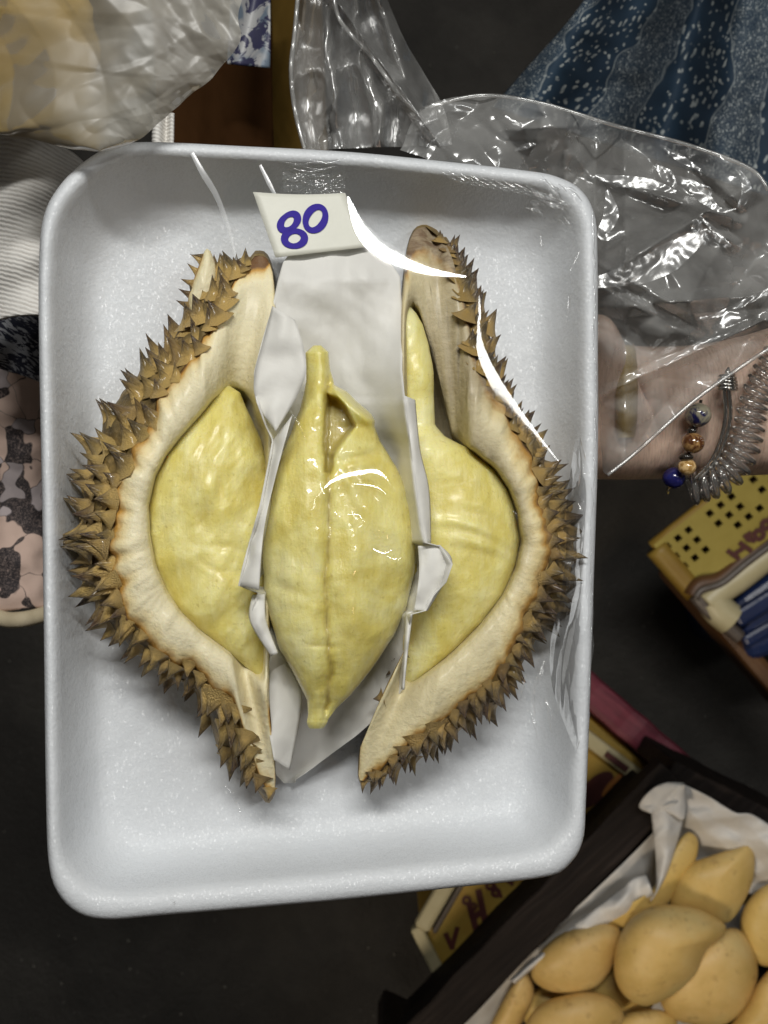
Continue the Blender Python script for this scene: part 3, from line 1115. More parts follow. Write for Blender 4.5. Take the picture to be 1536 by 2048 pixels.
spindle("durian_segment", [(440, 768), (425, 790), (393, 828), (358, 870), (329, 910), (307, 950), (295, 1010), (297, 1070), (308, 1130), (330, 1182), (360, 1227), (400, 1266), (450, 1302), (500, 1342), (535, 1390)],
        [(455, 766), (480, 785), (500, 830), (522, 880), (535, 930), (542, 1000), (544, 1100), (545, 1200), (545, 1300), (545, 1392)], 1.2, 0.0245, M['flesh'],
        "smooth yellow durian segment lying in the hollow of the left husk", disp_left, hmax=0.0125, group=SG)


SPLIT = [(655, 788), (676, 796), (692, 812), (712, 852), (690, 878), (669, 906), (664, 948), (648, 944), (652, 870)]


def split_in(px, py):
    """0 outside the open split of the middle segment, 1 well inside it"""
    ins, dmin = False, 1e9
    for i in range(len(SPLIT)):
        (x0, y0), (x1, y1) = SPLIT[i], SPLIT[(i + 1) % len(SPLIT)]
        if (y0 > py) != (y1 > py) and px < (x1 - x0) * (py - y0) / (y1 - y0) + x0:
            ins = not ins
        dx, dy = x1 - x0, y1 - y0
        t = max(0, min(1, ((px - x0) * dx + (py - y0) * dy) / (dx * dx + dy * dy)))
        dmin = min(dmin, math.hypot(px - x0 - t * dx, py - y0 - t * dy))
    sd = dmin if ins else -dmin
    return max(0.0, min(1.0, (sd + 1.5) / 7.0))


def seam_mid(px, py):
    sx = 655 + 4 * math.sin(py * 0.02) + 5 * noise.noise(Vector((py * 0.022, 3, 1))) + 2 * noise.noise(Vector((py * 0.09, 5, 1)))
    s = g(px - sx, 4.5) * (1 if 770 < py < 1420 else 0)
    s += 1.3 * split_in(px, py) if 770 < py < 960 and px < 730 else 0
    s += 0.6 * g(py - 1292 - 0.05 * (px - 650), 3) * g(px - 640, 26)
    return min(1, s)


def disp_mid(px, py, ca, sa):
    sx = 655 + 4 * math.sin(py * 0.02) + 5 * noise.noise(Vector((py * 0.022, 3, 1))) + 2 * noise.noise(Vector((py * 0.09, 5, 1)))
    d = 0.0013 * fbm(px * 0.010, py * 0.007, 7, 3)
    on = 1 / (1 + math.exp(-(py - 770) / 12)) / (1 + math.exp((py - 1430) / 10))
    d -= 0.0024 * g(px - sx, 5) * on * (0.65 + 0.6 * noise.noise(Vector((py * 0.03, 9, 2))))
    d += 0.0008 * g(px - 560 - 0.1 * (py - 1000), 26) * g(py - 1050, 160) - 0.0009 * g(py - 1180 - 0.3 * (px - 580), 14) * g(px - 580, 40)
    d -= 0.0020 * g(px - sx, 26) * on
    d += 0.0008 * (1 / (1 + math.exp((px - sx) / 3))) * on * (1 if px > sx - 45 else math.exp((px - sx + 45) / 40))
    if 770 < py < 960 and px < 730:
        d -= 0.0075 * split_in(px, py)
    q = (py - 772) - 0.86 * (px - 664)
    if 660 < px < 752:
        d += 0.0030 * g(q - 6, 16) * min(1, (px - 660) / 14)
    d -= 0.0014 * g(py - 915 + 0.25 * (px - 720), 9) * g(px - 730, 50)
    d += 0.0012 * g(px - 640, 14) * g(py - 760, 80)
    # fan of soft pleats running down to the right
    if px > sx:
        ang = math.atan2(py - 900, px - 655)
        d += 0.00045 * math.sin(ang * 15 + 0.9 * math.sin(py * 0.03)) * min(1, (px - sx) / 40) * (1 if py > 960 else max(0, (py - 900) / 60))
    d -= 0.0007 * g(py - 1292 - 0.05 * (px - 650), 4) * g(px - 640, 26)
    return d


MID_L = [(622, 690), (610, 706), (613, 735), (612, 762), (600, 818), (576, 878), (549, 948), (532, 1020), (525, 1100), (528, 1180), (541, 1242), (561, 1302), (590, 1352), (613, 1400), (616, 1430), (612, 1458)]
MID_R = [(648, 690), (658, 704), (661, 742), (669, 770), (692, 782), (716, 804), (742, 828), (750, 842), (749, 852), (760, 882), (792, 932), (815, 982), (830, 1050), (831, 1130), (815, 1210), (788, 1272), (742, 1340), (702, 1390), (672, 1418), (656, 1440), (652, 1460)]
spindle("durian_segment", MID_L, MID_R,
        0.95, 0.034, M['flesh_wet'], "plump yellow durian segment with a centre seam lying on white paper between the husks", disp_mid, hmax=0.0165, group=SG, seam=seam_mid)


def disp_right(px, py, ca, sa):
    d = 0.0012 * fbm(px * 0.010, py * 0.007, 12, 3)
    for (yy, cx_, w) in ((1010, 960, 9), (1050, 940, 8), (1090, 965, 9), (960, 950, 8)):
        q = py - yy - 0.0022 * (px - cx_) ** 2 - 0.3 * (px - cx_)
        d += (0.0004 + 0.0002 * math.sin(yy)) * (g(q, w) - 0.8 * g(q - 16, w)) * g(px - cx_ + 12 * math.sin(yy), 55 + 20 * math.sin(yy * 3))
    return d


spindle("durian_segment", [(803, 612), (800, 690), (800, 760), (804, 850), (806, 1000), (806, 1200), (805, 1374)],
        [(824, 612), (846, 650), (858, 694), (868, 745), (868, 800), (870, 850), (890, 873), (940, 898), (990, 940), (1016, 980), (1030, 1020), (1040, 1082), (1030, 1132), (1004, 1192), (958, 1252), (898, 1312), (850, 1350), (810, 1376)],
        1.1, 0.0225, M['flesh'], "yellow durian segment with curved wrinkles lying in the right husk", disp_right, hmax=0.0115, group=SG)

# ------------------------------------------------------------------ parchment under the middle segment


def build_paper():
    Lp = [(590, 494), (566, 525), (556, 560), (545, 610), (522, 690), (508, 745), (512, 800), (530, 850), (545, 880), (536, 930), (520, 1010), (500, 1080), (486, 1130), (477, 1172), (500, 1180), (516, 1184), (506, 1215), (500, 1242), (522, 1275), (541, 1310), (532, 1360), (530, 1420), (536, 1490), (552, 1550), (570, 1568)]
    Rp = [(712, 488), (752, 505), (784, 530), (800, 552), (806, 640), (804, 740), (812, 820), (822, 900), (832, 980), (842, 1050), (852, 1092), (880, 1092), (905, 1128), (892, 1165), (868, 1190), (852, 1222), (826, 1222), (816, 1260), (810, 1320), (806, 1378), (790, 1400), (760, 1430), (715, 1470), (660, 1510), (620, 1540), (590, 1560)]
    NR, NCc = 150, 64
    ys = np.linspace(496, 1566, NR)
    l = np.array(Lp, float)
    r = np.array(Rp, float)
    v = []
    l[:, 1] = np.maximum.accumulate(l[:, 1])
    r[:, 1] = np.maximum.accumulate(r[:, 1])
    for i, y in enumerate(ys):
        xl, xr = np.interp(y, l[:, 1], l[:, 0]), np.interp(y, r[:, 1], r[:, 0])
        # width of the trough where the sheet lies low between the husks
        mid = g(y - 1000, 420)
        for j in range(NCc):
            u = j / (NCc - 1)
            x = xl + (xr - xl) * u
            e = abs(u - 0.5) * 2
            ehi = 0.040 * min(1, mid * 1.25) + 0.006
            clo = 0.016
            if y < 800:
                w = min(1, (800 - y) / 280)
                w = max(0.0, w - max(0, (560 - y) / 64) * 0.5)
                clo = 0.016 + 0.012 * w
                ehi = ehi * (1 - w) + 0.026 * w
            if y > 1380:
                w = (y - 1380) / 190
                clo = 0.016 * (1 - w) + 0.004 * w
                ehi = ehi * (1 - w) + 0.008 * w
            h = clo + (ehi - clo) * max(0, e) ** 2.2
            c = crumple(x / 95, y / 130, 5)
            h += (0.0020 if y > 800 else 0.0010) * c + 0.0004 * fbm(x * 0.02, y * 0.014, 3)
            v.append(PT(x, y, max(h, 0.002)))
    root = thing("parchment_paper", "crumpled white parchment paper standing up around the middle durian segment", "paper")
    solidify(mesh_obj("paper_sheet", v, grid_faces(NR, NCc), M['paper'], root), 0.0002)

    # folded flaps that stand proud of the sheet
    def flap(A, B, hA, hB, seed, n=26):
        a, b = smooth_poly(A, n, False), smooth_poly(B, n, False)
        vv = []
        for i in range(n):
            for j in range(10):
                u = j / 9
                q = a[i] * (1 - u) + b[i] * u
                vv.append(PT(q[0], q[1], hA + (hB - hA) * u + 0.0008 * math.sin(u * math.pi) + 0.0007 * crumple(q[0] / 60, q[1] / 70, seed)))
        solidify(mesh_obj("fold", vv, grid_faces(n, 10), M['paper'], root), 0.0002)
    flap([(545, 612), (524, 690), (509, 748), (512, 800), (546, 858)], [(590, 640), (606, 690), (612, 745), (590, 800), (552, 862)], 0.0445, 0.0465, 11)
    flap([(547, 880), (538, 940), (505, 1075), (478, 1172)], [(585, 830), (552, 950), (528, 1060), (518, 1180)], 0.0440, 0.0475, 12)
    flap([(505, 1190), (500, 1242), (542, 1312)], [(530, 1188), (532, 1240), (556, 1306)], 0.042, 0.043, 13)
    flap([(534, 1330), (532, 1420), (548, 1520)], [(566, 1318), (604, 1390), (580, 1540)], 0.0300, 0.0250, 14)
    flap([(806, 790), (822, 900), (832, 1000), (846, 1090)], [(830, 800), (840, 900), (858, 980), (862, 1090)], 0.0440, 0.0420, 15)
    flap([(836, 1092), (838, 1150), (828, 1220)], [(880, 1090), (904, 1130), (855, 1222)], 0.0445, 0.0430, 16)
    flap([(812, 1225), (808, 1300), (803, 1378)], [(826, 1222), (816, 1300), (808, 1380)], 0.040, 0.041, 17)


build_paper()

# ------------------------------------------------------------------ price tag


def build_tag():
    root = thing("price_tag", "small white paper price tag with handwritten blue number 80", "price tag")
    c = [(506, 384), (690, 386), (735, 494), (551, 515)]
    v = []
    n = 14

    def hh(u, w):
        return 0.0236 + 0.0016 * w + 0.0003 * math.sin(u * 5)

    def at(u, w, dh=0.0):
        x = (c[0][0] * (1 - u) + c[1][0] * u) * (1 - w) + (c[3][0] * (1 - u) + c[2][0] * u) * w
        y = (c[0][1] * (1 - u) + c[1][1] * u) * (1 - w) + (c[3][1] * (1 - u) + c[2][1] * u) * w
        return PT(x, y + 4 * math.sin(u * math.pi) * (1 - w), hh(u, w) + dh)
    for i in range(n):
        for j in range(n):
            v.append(at(i / (n - 1), j / (n - 1)))
    solidify(mesh_obj("tag_sheet", v, grid_faces(n, n), M['tag'], root), 0.0002)
    mc = np.array(c, float)

    def inv(px, py):
        u, w = 0.5, 0.5
        for _ in range(12):
            x = (c[0][0] * (1 - u) + c[1][0] * u) * (1 - w) + (c[3][0] * (1 - u) + c[2][0] * u) * w
            y = (c[0][1] * (1 - u) + c[1][1] * u) * (1 - w) + (c[3][1] * (1 - u) + c[2][1] * u) * w
            du = np.array([(c[1][0] - c[0][0]) * (1 - w) + (c[2][0] - c[3][0]) * w, (c[1][1] - c[0][1]) * (1 - w) + (c[2][1] - c[3][1]) * w])
            dw = np.array([(c[3][0] - c[0][0]) * (1 - u) + (c[2][0] - c[1][0]) * u, (c[3][1] - c[0][1]) * (1 - u) + (c[2][1] - c[1][1]) * u])
            s = np.linalg.solve(np.stack([du, dw], 1), np.array([px - x, py - y]))
            u, w = u + s[0], w + s[1]
        return u, w

    def stroke(name, pts, wpx, closed):
        q = smooth_poly(pts, 60, closed)
        m = len(q)
        vv = []
        for i in range(m):
            a, b = q[(i - 1) % m] if closed or i > 0 else q[0], q[(i + 1) % m] if closed or i < m - 1 else q[-1]
            t = (b - a) / max(np.linalg.norm(b - a), 1e-6)
            nn = np.array([-t[1], t[0]])
            w2 = wpx * (1 + 0.16 * math.sin(i * 0.21 + 1)) / 2
            for s in (-1, 0, 1):
                p = q[i] + nn * w2 * s
                u, w = inv(*p)
                px, py, pz = p[0], p[1], hh(u, w) + 0.00035
                vv.append(PT(px, py, pz))
        f = grid_faces(m, 3)
        if closed:
            f += [((m - 1) * 3 + j, (m - 1) * 3 + j + 1, j + 1, j) for j in range(2)]
        return vv, f
    def ell(cx, cy, rx, ry, tilt):
        return [(cx + rx * math.cos(a) * math.cos(tilt) - ry * math.sin(a) * math.sin(tilt), cy + rx * math.cos(a) * math.sin(tilt) + ry * math.sin(a) * math.cos(tilt)) for a in np.linspace(0, 2 * math.pi, 10, endpoint=False)]
    e1 = stroke("d", ell(578, 444, 20, 13, -0.75), 13, True)
    e2 = stroke("d", ell(589, 477, 20, 15, -0.1), 13, True)
    vv, ff = join([e1, e2])
    mesh_obj("digit", vv, ff, M['ink'], root, False)
    vv, ff = stroke("d", ell(631, 437, 18, 25, 0.5), 13, True)
    mesh_obj("digit", vv, ff, M['ink'], root, False)


build_tag()

# ------------------------------------------------------------------ cling film: the stretched parts and folds that stand clear of the fruit


def glint_strip(name, pts, widths, lampl, arch, share, mat, root, place, n=90, m=17, wob=0.0):
    """a strip of film whose slope is shaped to mirror a lamp into the camera"""
    q = smooth_poly(pts, n, False)
    wq = np.interp(np.linspace(0, 1, n), np.linspace(0, 1, len(widths)), widths)
    eye = Vector((0, 0, D))

    def on_plane(px, py, c, nn):
        d = Vector(P(px, py, 0.0)) - eye
        return eye + d * ((c - eye).dot(nn) / d.dot(nn))

    def lean(c):
        return ((eye - c).normalized() + (Vector(lampl) - c).normalized()).normalized()  # halfway between camera and lamp, so the strip catches its highlight
    cs = [Vector(place(*q[0]))]
    for i in range(1, n):
        g0, g1 = place(*q[i - 1])[2], place(*q[i])[2]
        z1 = on_plane(q[i, 0], q[i, 1], cs[-1], lean(cs[-1])).z
        cs.append(Vector(P(q[i, 0], q[i, 1], share * z1 + (1 - share) * (cs[-1].z + g1 - g0))))
    vv = []
    for i in range(n):
        a, b = q[max(i - 1, 0)], q[min(i + 1, n - 1)]
        t = (b[:2] - a[:2]) / max(np.linalg.norm(b[:2] - a[:2]), 1e-6)
        nn = np.array([t[1], -t[0]])
        half = wq[i] * K / 2
        for j in range(m):
            s = j / (m - 1) * 2 - 1
            p = q[i, :2] + nn * s * wq[i] / 2
            w = on_plane(p[0], p[1], cs[i], lean(cs[i]))
            vv.append(P(p[0], p[1], w.z + arch * half * (1 - s * s) + wob * crumple(p[0] / 30, p[1] / 30, 3)))
    mesh_obj(name, vv, grid_faces(n, m), mat, root)


def build_film():
    root = thing("cling_film", "glossy clear cling film pulled tight over the tray, with bright creases", "cling film")

    def ridge(name, pts, widths, arch, mat, n=70, m=15, seed=1, crump=0.0):
        glint_strip(name, pts, widths, LAMP_TOP if random.random() < 0.7 else LAMP_RIGHT, arch * 0.5, 0.45, mat, root, PT, min(n, 30), 7)
    glint_strip("film_ridge", [(696, 394, 0.031), (722, 456, 0.034), (772, 508, 0.037), (850, 541, 0.039), (932, 553, 0.040)], [5, 30, 44, 26, 5], LAMP_TOP, 0.016, 0.97, M['film'], root, PT)
    glint_strip("film_ridge", [(924, 549, 0.039), (950, 585, 0.0395), (958, 640, 0.040)], [8, 14, 9], LAMP_RIGHT, 0.05, 0.5, M['film'], root, PT)
    glint_strip("film_ridge", [(957, 632, 0.040), (962, 700, 0.040), (1000, 780, 0.0395), (1055, 855, 0.038), (1116, 924, 0.036)], [4, 20, 26, 20, 5], LAMP_RIGHT, 0.03, 0.9, M['film'], root, PT)
    for k in range(15):
        y = 470 + k * 68 + random.uniform(-14, 14)
        x = 1190 - max(0, y - 900) * 0.018 + random.uniform(-4, 2)
        L = random.uniform(30, 62)
        glint_strip("film_line", [(x - 2, y - L, 0.0226), (x + random.uniform(-3, 3), y, 0.0229), (x - 2, y + L, 0.0226)], [1.5, random.uniform(4, 7), 1.5], LAMP_RIGHT, 0.35, 0.4, M['film_fold'], root, PT, 20, 7)
    for pts, w in (([(1080, 1334), (1066, 1384), (1070, 1432)], [3, 11, 4]), ([(1092, 1400), (1098, 1440), (1104, 1466)], [3, 7, 3]), ([(1052, 1350), (1044, 1380), (1040, 1400)], [3, 8, 3]), ([(1064, 1436), (1070, 1460)], [5, 3])):
        glint_strip("film_line", [(x, y, 0.0235) for x, y in pts], w, LAMP_WARM, 0.12, 0.6, M['film_fold'], root, PT, 24, 9)
    for (x, y) in ((640, 336), (600, 326), (655, 322), (620, 340)):
        glint_strip("film_line", [(x - 34, y - 3, 0.0228), (x, y + 3, 0.0230), (x + 34, y - 5, 0.0228)], [2, 8, 2], LAMP_TOP, 0.3, 0.4, M['film_fold'], root, PT, 20, 7)
    # tented sheet between the right-hand thorns and the tray rim
    A = [(1150, 880), (1134, 1000), (1132, 1100), (1120, 1200), (1100, 1290), (1104, 1370), (1126, 1440), (1150, 1500)]
    B = [(1160, 875), (1190, 1000), (1187, 1100), (1181, 1200), (1176, 1300), (1170, 1380), (1166, 1450), (1154, 1504)]
    n, m = 110, 26
    a, b = smooth_poly(A, n, False), smooth_poly(B, n, False)
    vv = []
    for i in range(n):
        for j in range(m):
            u = j / (m - 1)
            p = a[i] * (1 - u) + b[i] * u
            h = 0.032 * (1 - u) + 0.0228 * u - 0.004 * math.sin(u * math.pi)
            h += 0.0011 * crumple(p[0] / 26, p[1] / 120, 8) * math.sin(min(1, u * 1.3 + 0.1) * math.pi * 0.8)
            vv.append(PT(p[0], p[1], h))
    mesh_obj("tented_sheet", vv, grid_faces(n, m), M['film'], root)
    # gathered pleats at the top right corner
    for k in range(9):
        x = 905 + k * 22
        y = 352 + k * 4
        ridge("pleat", [(x - 30, y - 14, 0.0226), (x, y + 4, 0.0228), (x + 26, y + 16, 0.0220)], [3, 9, 3], 0.35, M['film_fold'], 24, 7)
    for k in range(34):
        x, y = random.gauss(1105, 26), random.gauss(398, 26)
        a_ = random.uniform(0.2, 1.2)
        L = random.uniform(16, 42)
        hh = 0.0227 if y < 385 or x > 1140 else 0.0205
        glint_strip("pleat", [(x - L * math.cos(a_) / 2, y - L * math.sin(a_) / 2, hh), (x, y + random.uniform(-4, 4), hh + 0.0008), (x + L * math.cos(a_) / 2, y + L * math.sin(a_) / 2, hh)], [2, random.uniform(5, 13), 2], random.choice((LAMP_TOP, LAMP_TOP, LAMP_RIGHT)), random.uniform(0.15, 0.5), 0.5, M['film_fold'], root, PT, 16, 7)
    # small strips added as glints on thorns and along the rim, tilted to the lamps
    for (x, y, L, a_, w, h) in ((322, 762, 22, -0.6, 9, 0.040), (252, 828, 18, -0.3, 8, 0.038), (222, 958, 26, 1.3, 6, 0.037), (204, 1088, 22, 1.4, 5, 0.036), (1082, 490, 46, 1.5, 6, 0.024), (1135, 620, 60, 1.65, 6, 0.024),
                                (1150, 520, 50, 2.0, 6, 0.025), (1078, 1350, 60, 1.9, 12, 0.022), (1096, 1420, 50, 1.3, 9, 0.018), (1068, 1450, 56, 1.35, 9, 0.016), (462, 1590, 46, 1.0, 8, 0.020), (478, 1625, 40, 1.5, 6, 0.014),
                                (1030, 1030, 20, 1.2, 6, 0.040), (1160, 1020, 30, 1.3, 10, 0.030), (1140, 1130, 34, 0.5, 12, 0.030), (640, 820, 30, 1.2, 5, 0.05), (595, 850, 66, 1.1, 5, 0.05), (345, 1805, 14, 0.9, 6, 0.026)):
        dx, dy = math.cos(a_) * L / 2, math.sin(a_) * L / 2
        ridge("film_glint", [(x - dx, y - dy, h), (x + 2, y - 2, h + 0.0006), (x + dx, y + dy, h)], [2, w, 2], 0.4, M['film_fold'], 20, 9)
    # loose edge of the film: a pale double strip running down from the top rim
    ridge("film_edge", [(384, 306, 0.0228), (405, 345, 0.0226), (432, 390, 0.0215), (455, 450, 0.0205), (472, 520, 0.0200)], [8, 13, 10, 8, 5], 0.14, M['film_edge'], 50, 9)
    ridge("film_edge", [(520, 330, 0.0222), (545, 380, 0.0222), (556, 400, 0.0220)], [6, 9, 6], 0.14, M['film_edge'], 30, 9)
    # film strips just above the middle segment, shaped to mirror the top lamp
    Rm = np.array(MID_R, float)
    Lm = np.array(MID_L, float)

    def zmid(px, py):
        xl, xr = np.interp(py, Lm[:, 1], Lm[:, 0]), np.interp(py, Rm[:, 1], Rm[:, 0])
        hw, xc = (xr - xl) / 2, (xl + xr) / 2
        ca = min(0.97, max(-0.97, (px - xc) / hw))
        return 0.034 + 0.0165 * math.tanh(hw * K * 0.95 / 0.0165) * (1 - ca * ca) ** 0.45

    def zz(pts, up=0.0035):
        return [(x, y, zmid(x, y) + up) for x, y in pts]
    for pts, w, ar in (([(650, 976), (672, 958), (705, 946), (745, 948), (790, 984)], [6, 22, 28, 24, 6], 0.03), ([(705, 968), (745, 972), (772, 988)], [4, 8, 3], 0.05),
                       ([(640, 968), (650, 992), (656, 1006)], [7, 14, 6], 0.3), ([(694, 1028), (715, 1030), (728, 1044)], [4, 10, 4], 0.1), ([(745, 1098), (765, 1106), (785, 1098)], [8, 16, 8], 0.1),
                       ([(772, 1112), (790, 1118), (800, 1096)], [8, 18, 6], 0.2), ([(668, 1022), (682, 1036)], [3, 3], 0.1)):
        glint_strip("film_ridge", zz(pts), w, LAMP_TOP, ar, 0.85, M['film'], root, PT, 40, 11)

    tp = thing("adhesive_tape", "short clear bubbled adhesive tape strip above the price tag", "adhesive tape")
    A = [(566, 344), (690, 350)]
    B = [(566, 384), (694, 392)]
    n, m = 60, 26
    a, b = smooth_poly(A, n, False), smooth_poly(B, n, False)
    vv = []
    for i in range(n):
        for j in range(m):
            u = j / (m - 1)
            p = a[i] * (1 - u) + b[i] * u
            e = min(i, n - 1 - i) / 8
            rim = g(min(e, 1), 0.5) + g(min((m - 1 - j) / 5, 1), 0.5)
            vv.append(PT(p[0] + 2 * noise.noise(Vector((p[0] * .1, p[1] * .1, 0))), p[1] + 4 * noise.noise(Vector((p[0] * .06, p[1] * .06, 3))),
                         0.0226 + 0.0002 * u + 0.0014 * rim * noise.noise(Vector((p[0] * 0.16, p[1] * 0.16, 2))) + 0.0010 * noise.noise(Vector((p[0] * 0.09, p[1] * 0.09, 7)))))
    mesh_obj("tape_strip", vv, grid_faces(n, m), M['film_fold'], tp)


build_film()

# ------------------------------------------------------------------ the arm under the tray and what it wears


def build_arm():
    z0 = -0.062
    nodes = [  # px, py, z, radius
        (1900, 720, z0 + 0.02, 0.034), (1720, 765, z0 + 0.012, 0.032), (1560, 805, z0 + 0.004, 0.0275), (1420, 822, z0, 0.0250), (1300, 828, z0, 0.0250),
        (1190, 830, z0 + 0.004, 0.0245), (1060, 830, z0 + 0.010, 0.022)]
    verts = [P(*q[:3]) for q in nodes]
    rad = [q[3] for q in nodes]
    edges = [(i, i + 1) for i in range(len(nodes) - 1)]
    # four fingers spread below the tray, each of three bones
    for k, (py, ln) in enumerate(((690, 1.0), (780, 1.12), (870, 1.04), (955, 0.82))):
        prev = len(nodes) - 1
        for j, (dx, dz) in enumerate(((960, 0.036), (900 - 60 * ln, 0.040), (880 - 150 * ln, 0.043), (860 - 220 * ln, 0.044))):
            verts.append(P(dx, 830 + (py - 830) * (0.7 + 0.12 * j), z0 + dz))
            rad.append((0.0105, 0.0092, 0.0082, 0.0068)[j])
            edges.append((prev, len(verts) - 1))
            prev = len(verts) - 1
    prev = 5
    for j, (px, py, dz, r_) in enumerate(((1205, 760, 0.018, 0.013), (1196, 715, 0.026, 0.0105), (1186, 675, 0.032, 0.009), (1176, 640, 0.036, 0.007))):
        verts.append(P(px, py, z0 + dz))
        rad.append(r_)
        edges.append((prev, len(verts) - 1))
        prev = len(verts) - 1
    me = bpy.data.meshes.new("person")
    me.from_pydata(verts, edges, [])
    me.materials.append(M['skin_arm'])
    o = bpy.data.objects.new("person", me)
    COL.objects.link(o)
    s = o.modifiers.new("skin", 'SKIN')
    s.use_smooth_shade = True
    sub = o.modifiers.new("subdivision", 'SUBSURF')
    sub.levels = sub.render_levels = 3
    for i, r_ in enumerate(rad):
        me.skin_vertices[0].data[i].radius = (r_, r_)
    me.skin_vertices[0].data[0].use_root = True
    tag(o, "bare forearm and hand reaching in from the right to hold up the tray", "person")

    # beads
    zt = -0.037
    b = thing("bead_bracelet", "bracelet of blue, amber and gold glass beads around the wrist", "bracelet")

    def bead(px, py, z, r, mat, sq=0.92):
        v, f = [], []
        c = Vector(P(px, py, z))
        for i in range(13):
            th = math.pi * (0.06 + 0.88 * i / 12)
            for j in range(20):
                a = 2 * math.pi * j / 20
                v.append(c + Vector((math.sin(th) * math.cos(a), math.cos(th) * sq, math.sin(th) * math.sin(a))) * r)
        f = grid_faces(13, 20, True)
        f += [tuple(range(20)), tuple(reversed(range(240, 260)))]
        mesh_obj("bead", v, f, mat, b)
    r1 = K * 1.09
    bead(1396, 830, zt + 0.004, 27 * r1, M['bead_blue_cream'])
    bead(1384, 862, zt + 0.003, 10 * r1, M['bead_black'])
    bead(1386, 886, zt + 0.003, 23 * r1, M['bead_amber'])
    bead(1372, 914, zt + 0.001, 15 * r1, M['bead_black'], 0.6)
    bead(1374, 934, zt + 0.000, 19 * r1, M['bead_gold'])
    bead(1348, 956, zt - 0.006, 24 * r1, M['bead_blue'])
    v, f = tube([P(1402, 800, zt), P(1394, 850, zt), P(1380, 900, zt - 0.002), P(1350, 950, zt - 0.007), P(1335, 980, zt - 0.02), P(1335, 985, zt - 0.04)], 0.0006, 8)
    mesh_obj("cord", v, f, M['bead_black'], b)

    w = thing("wire_bangle", "silver wire bangle with a coiled end beside the beads", "bangle")
    pts = smooth_poly([(1452, 776), (1456, 830), (1446, 880), (1425, 925), (1392, 960)], 40, False)
    for off in (-5, 5):
        pp = [P(x + off, y, zt + 0.006 - 0.006 * (i / 39)) for i, (x, y) in enumerate(pts)]
        v, f = tube(pp, 0.0007, 10)
        mesh_obj("wire", v, f, M['silver'], w)
    hel = []
    for i in range(120):
        a = i / 120 * 4.3 * 2 * math.pi
        y = 778 - i / 120 * 30
        rr = 18 * (1 - 0.35 * (i / 120) ** 2)
        hel.append(P(1454 + rr * math.cos(a), y, zt + 0.006 + rr * K * math.sin(a)))
    v, f = tube(hel, 0.0008, 8)
    mesh_obj("wire_wrap", v, f, M['silver'], w)
    v, f = tube([P(1454, 752, zt + 0.006), P(1456, 742, zt + 0.006), P(1457, 734, zt + 0.006)], [0.0013, 0.0009, 0.0002], 10)
    mesh_obj("tip", v, f, M['silver'], w)

    path = smooth_poly([(1580, 680), (1546, 730), (1514, 790), (1500, 850), (1484, 905), (1452, 952), (1404, 972), (1376, 980)], 900, False)
    hel = []
    L = 0
    for i in range(900):
        t = path[min(i + 1, 899)] - path[max(i - 1, 0)]
        t = t / np.linalg.norm(t)
        nn = np.array([-t[1], t[0]])
        a = i / 900 * 19 * 2 * math.pi
        rr = 28
        p = path[i] + nn * rr * math.cos(a)
        zc = zt + 0.005 - 0.012 * max(0, (i - 500) / 400) ** 2
        hel.append(P(p[0], p[1], zc + rr * K * 0.8 * math.sin(a)))
    v, f = tube(hel, 0.00115, 8)
    o = mesh_obj("coil_bracelet", v, f, M['coil'])
    tag(o, "clear plastic spiral coil bracelet around the wrist at the right edge", "bracelet")


build_arm()

# ------------------------------------------------------------------ plastic bags


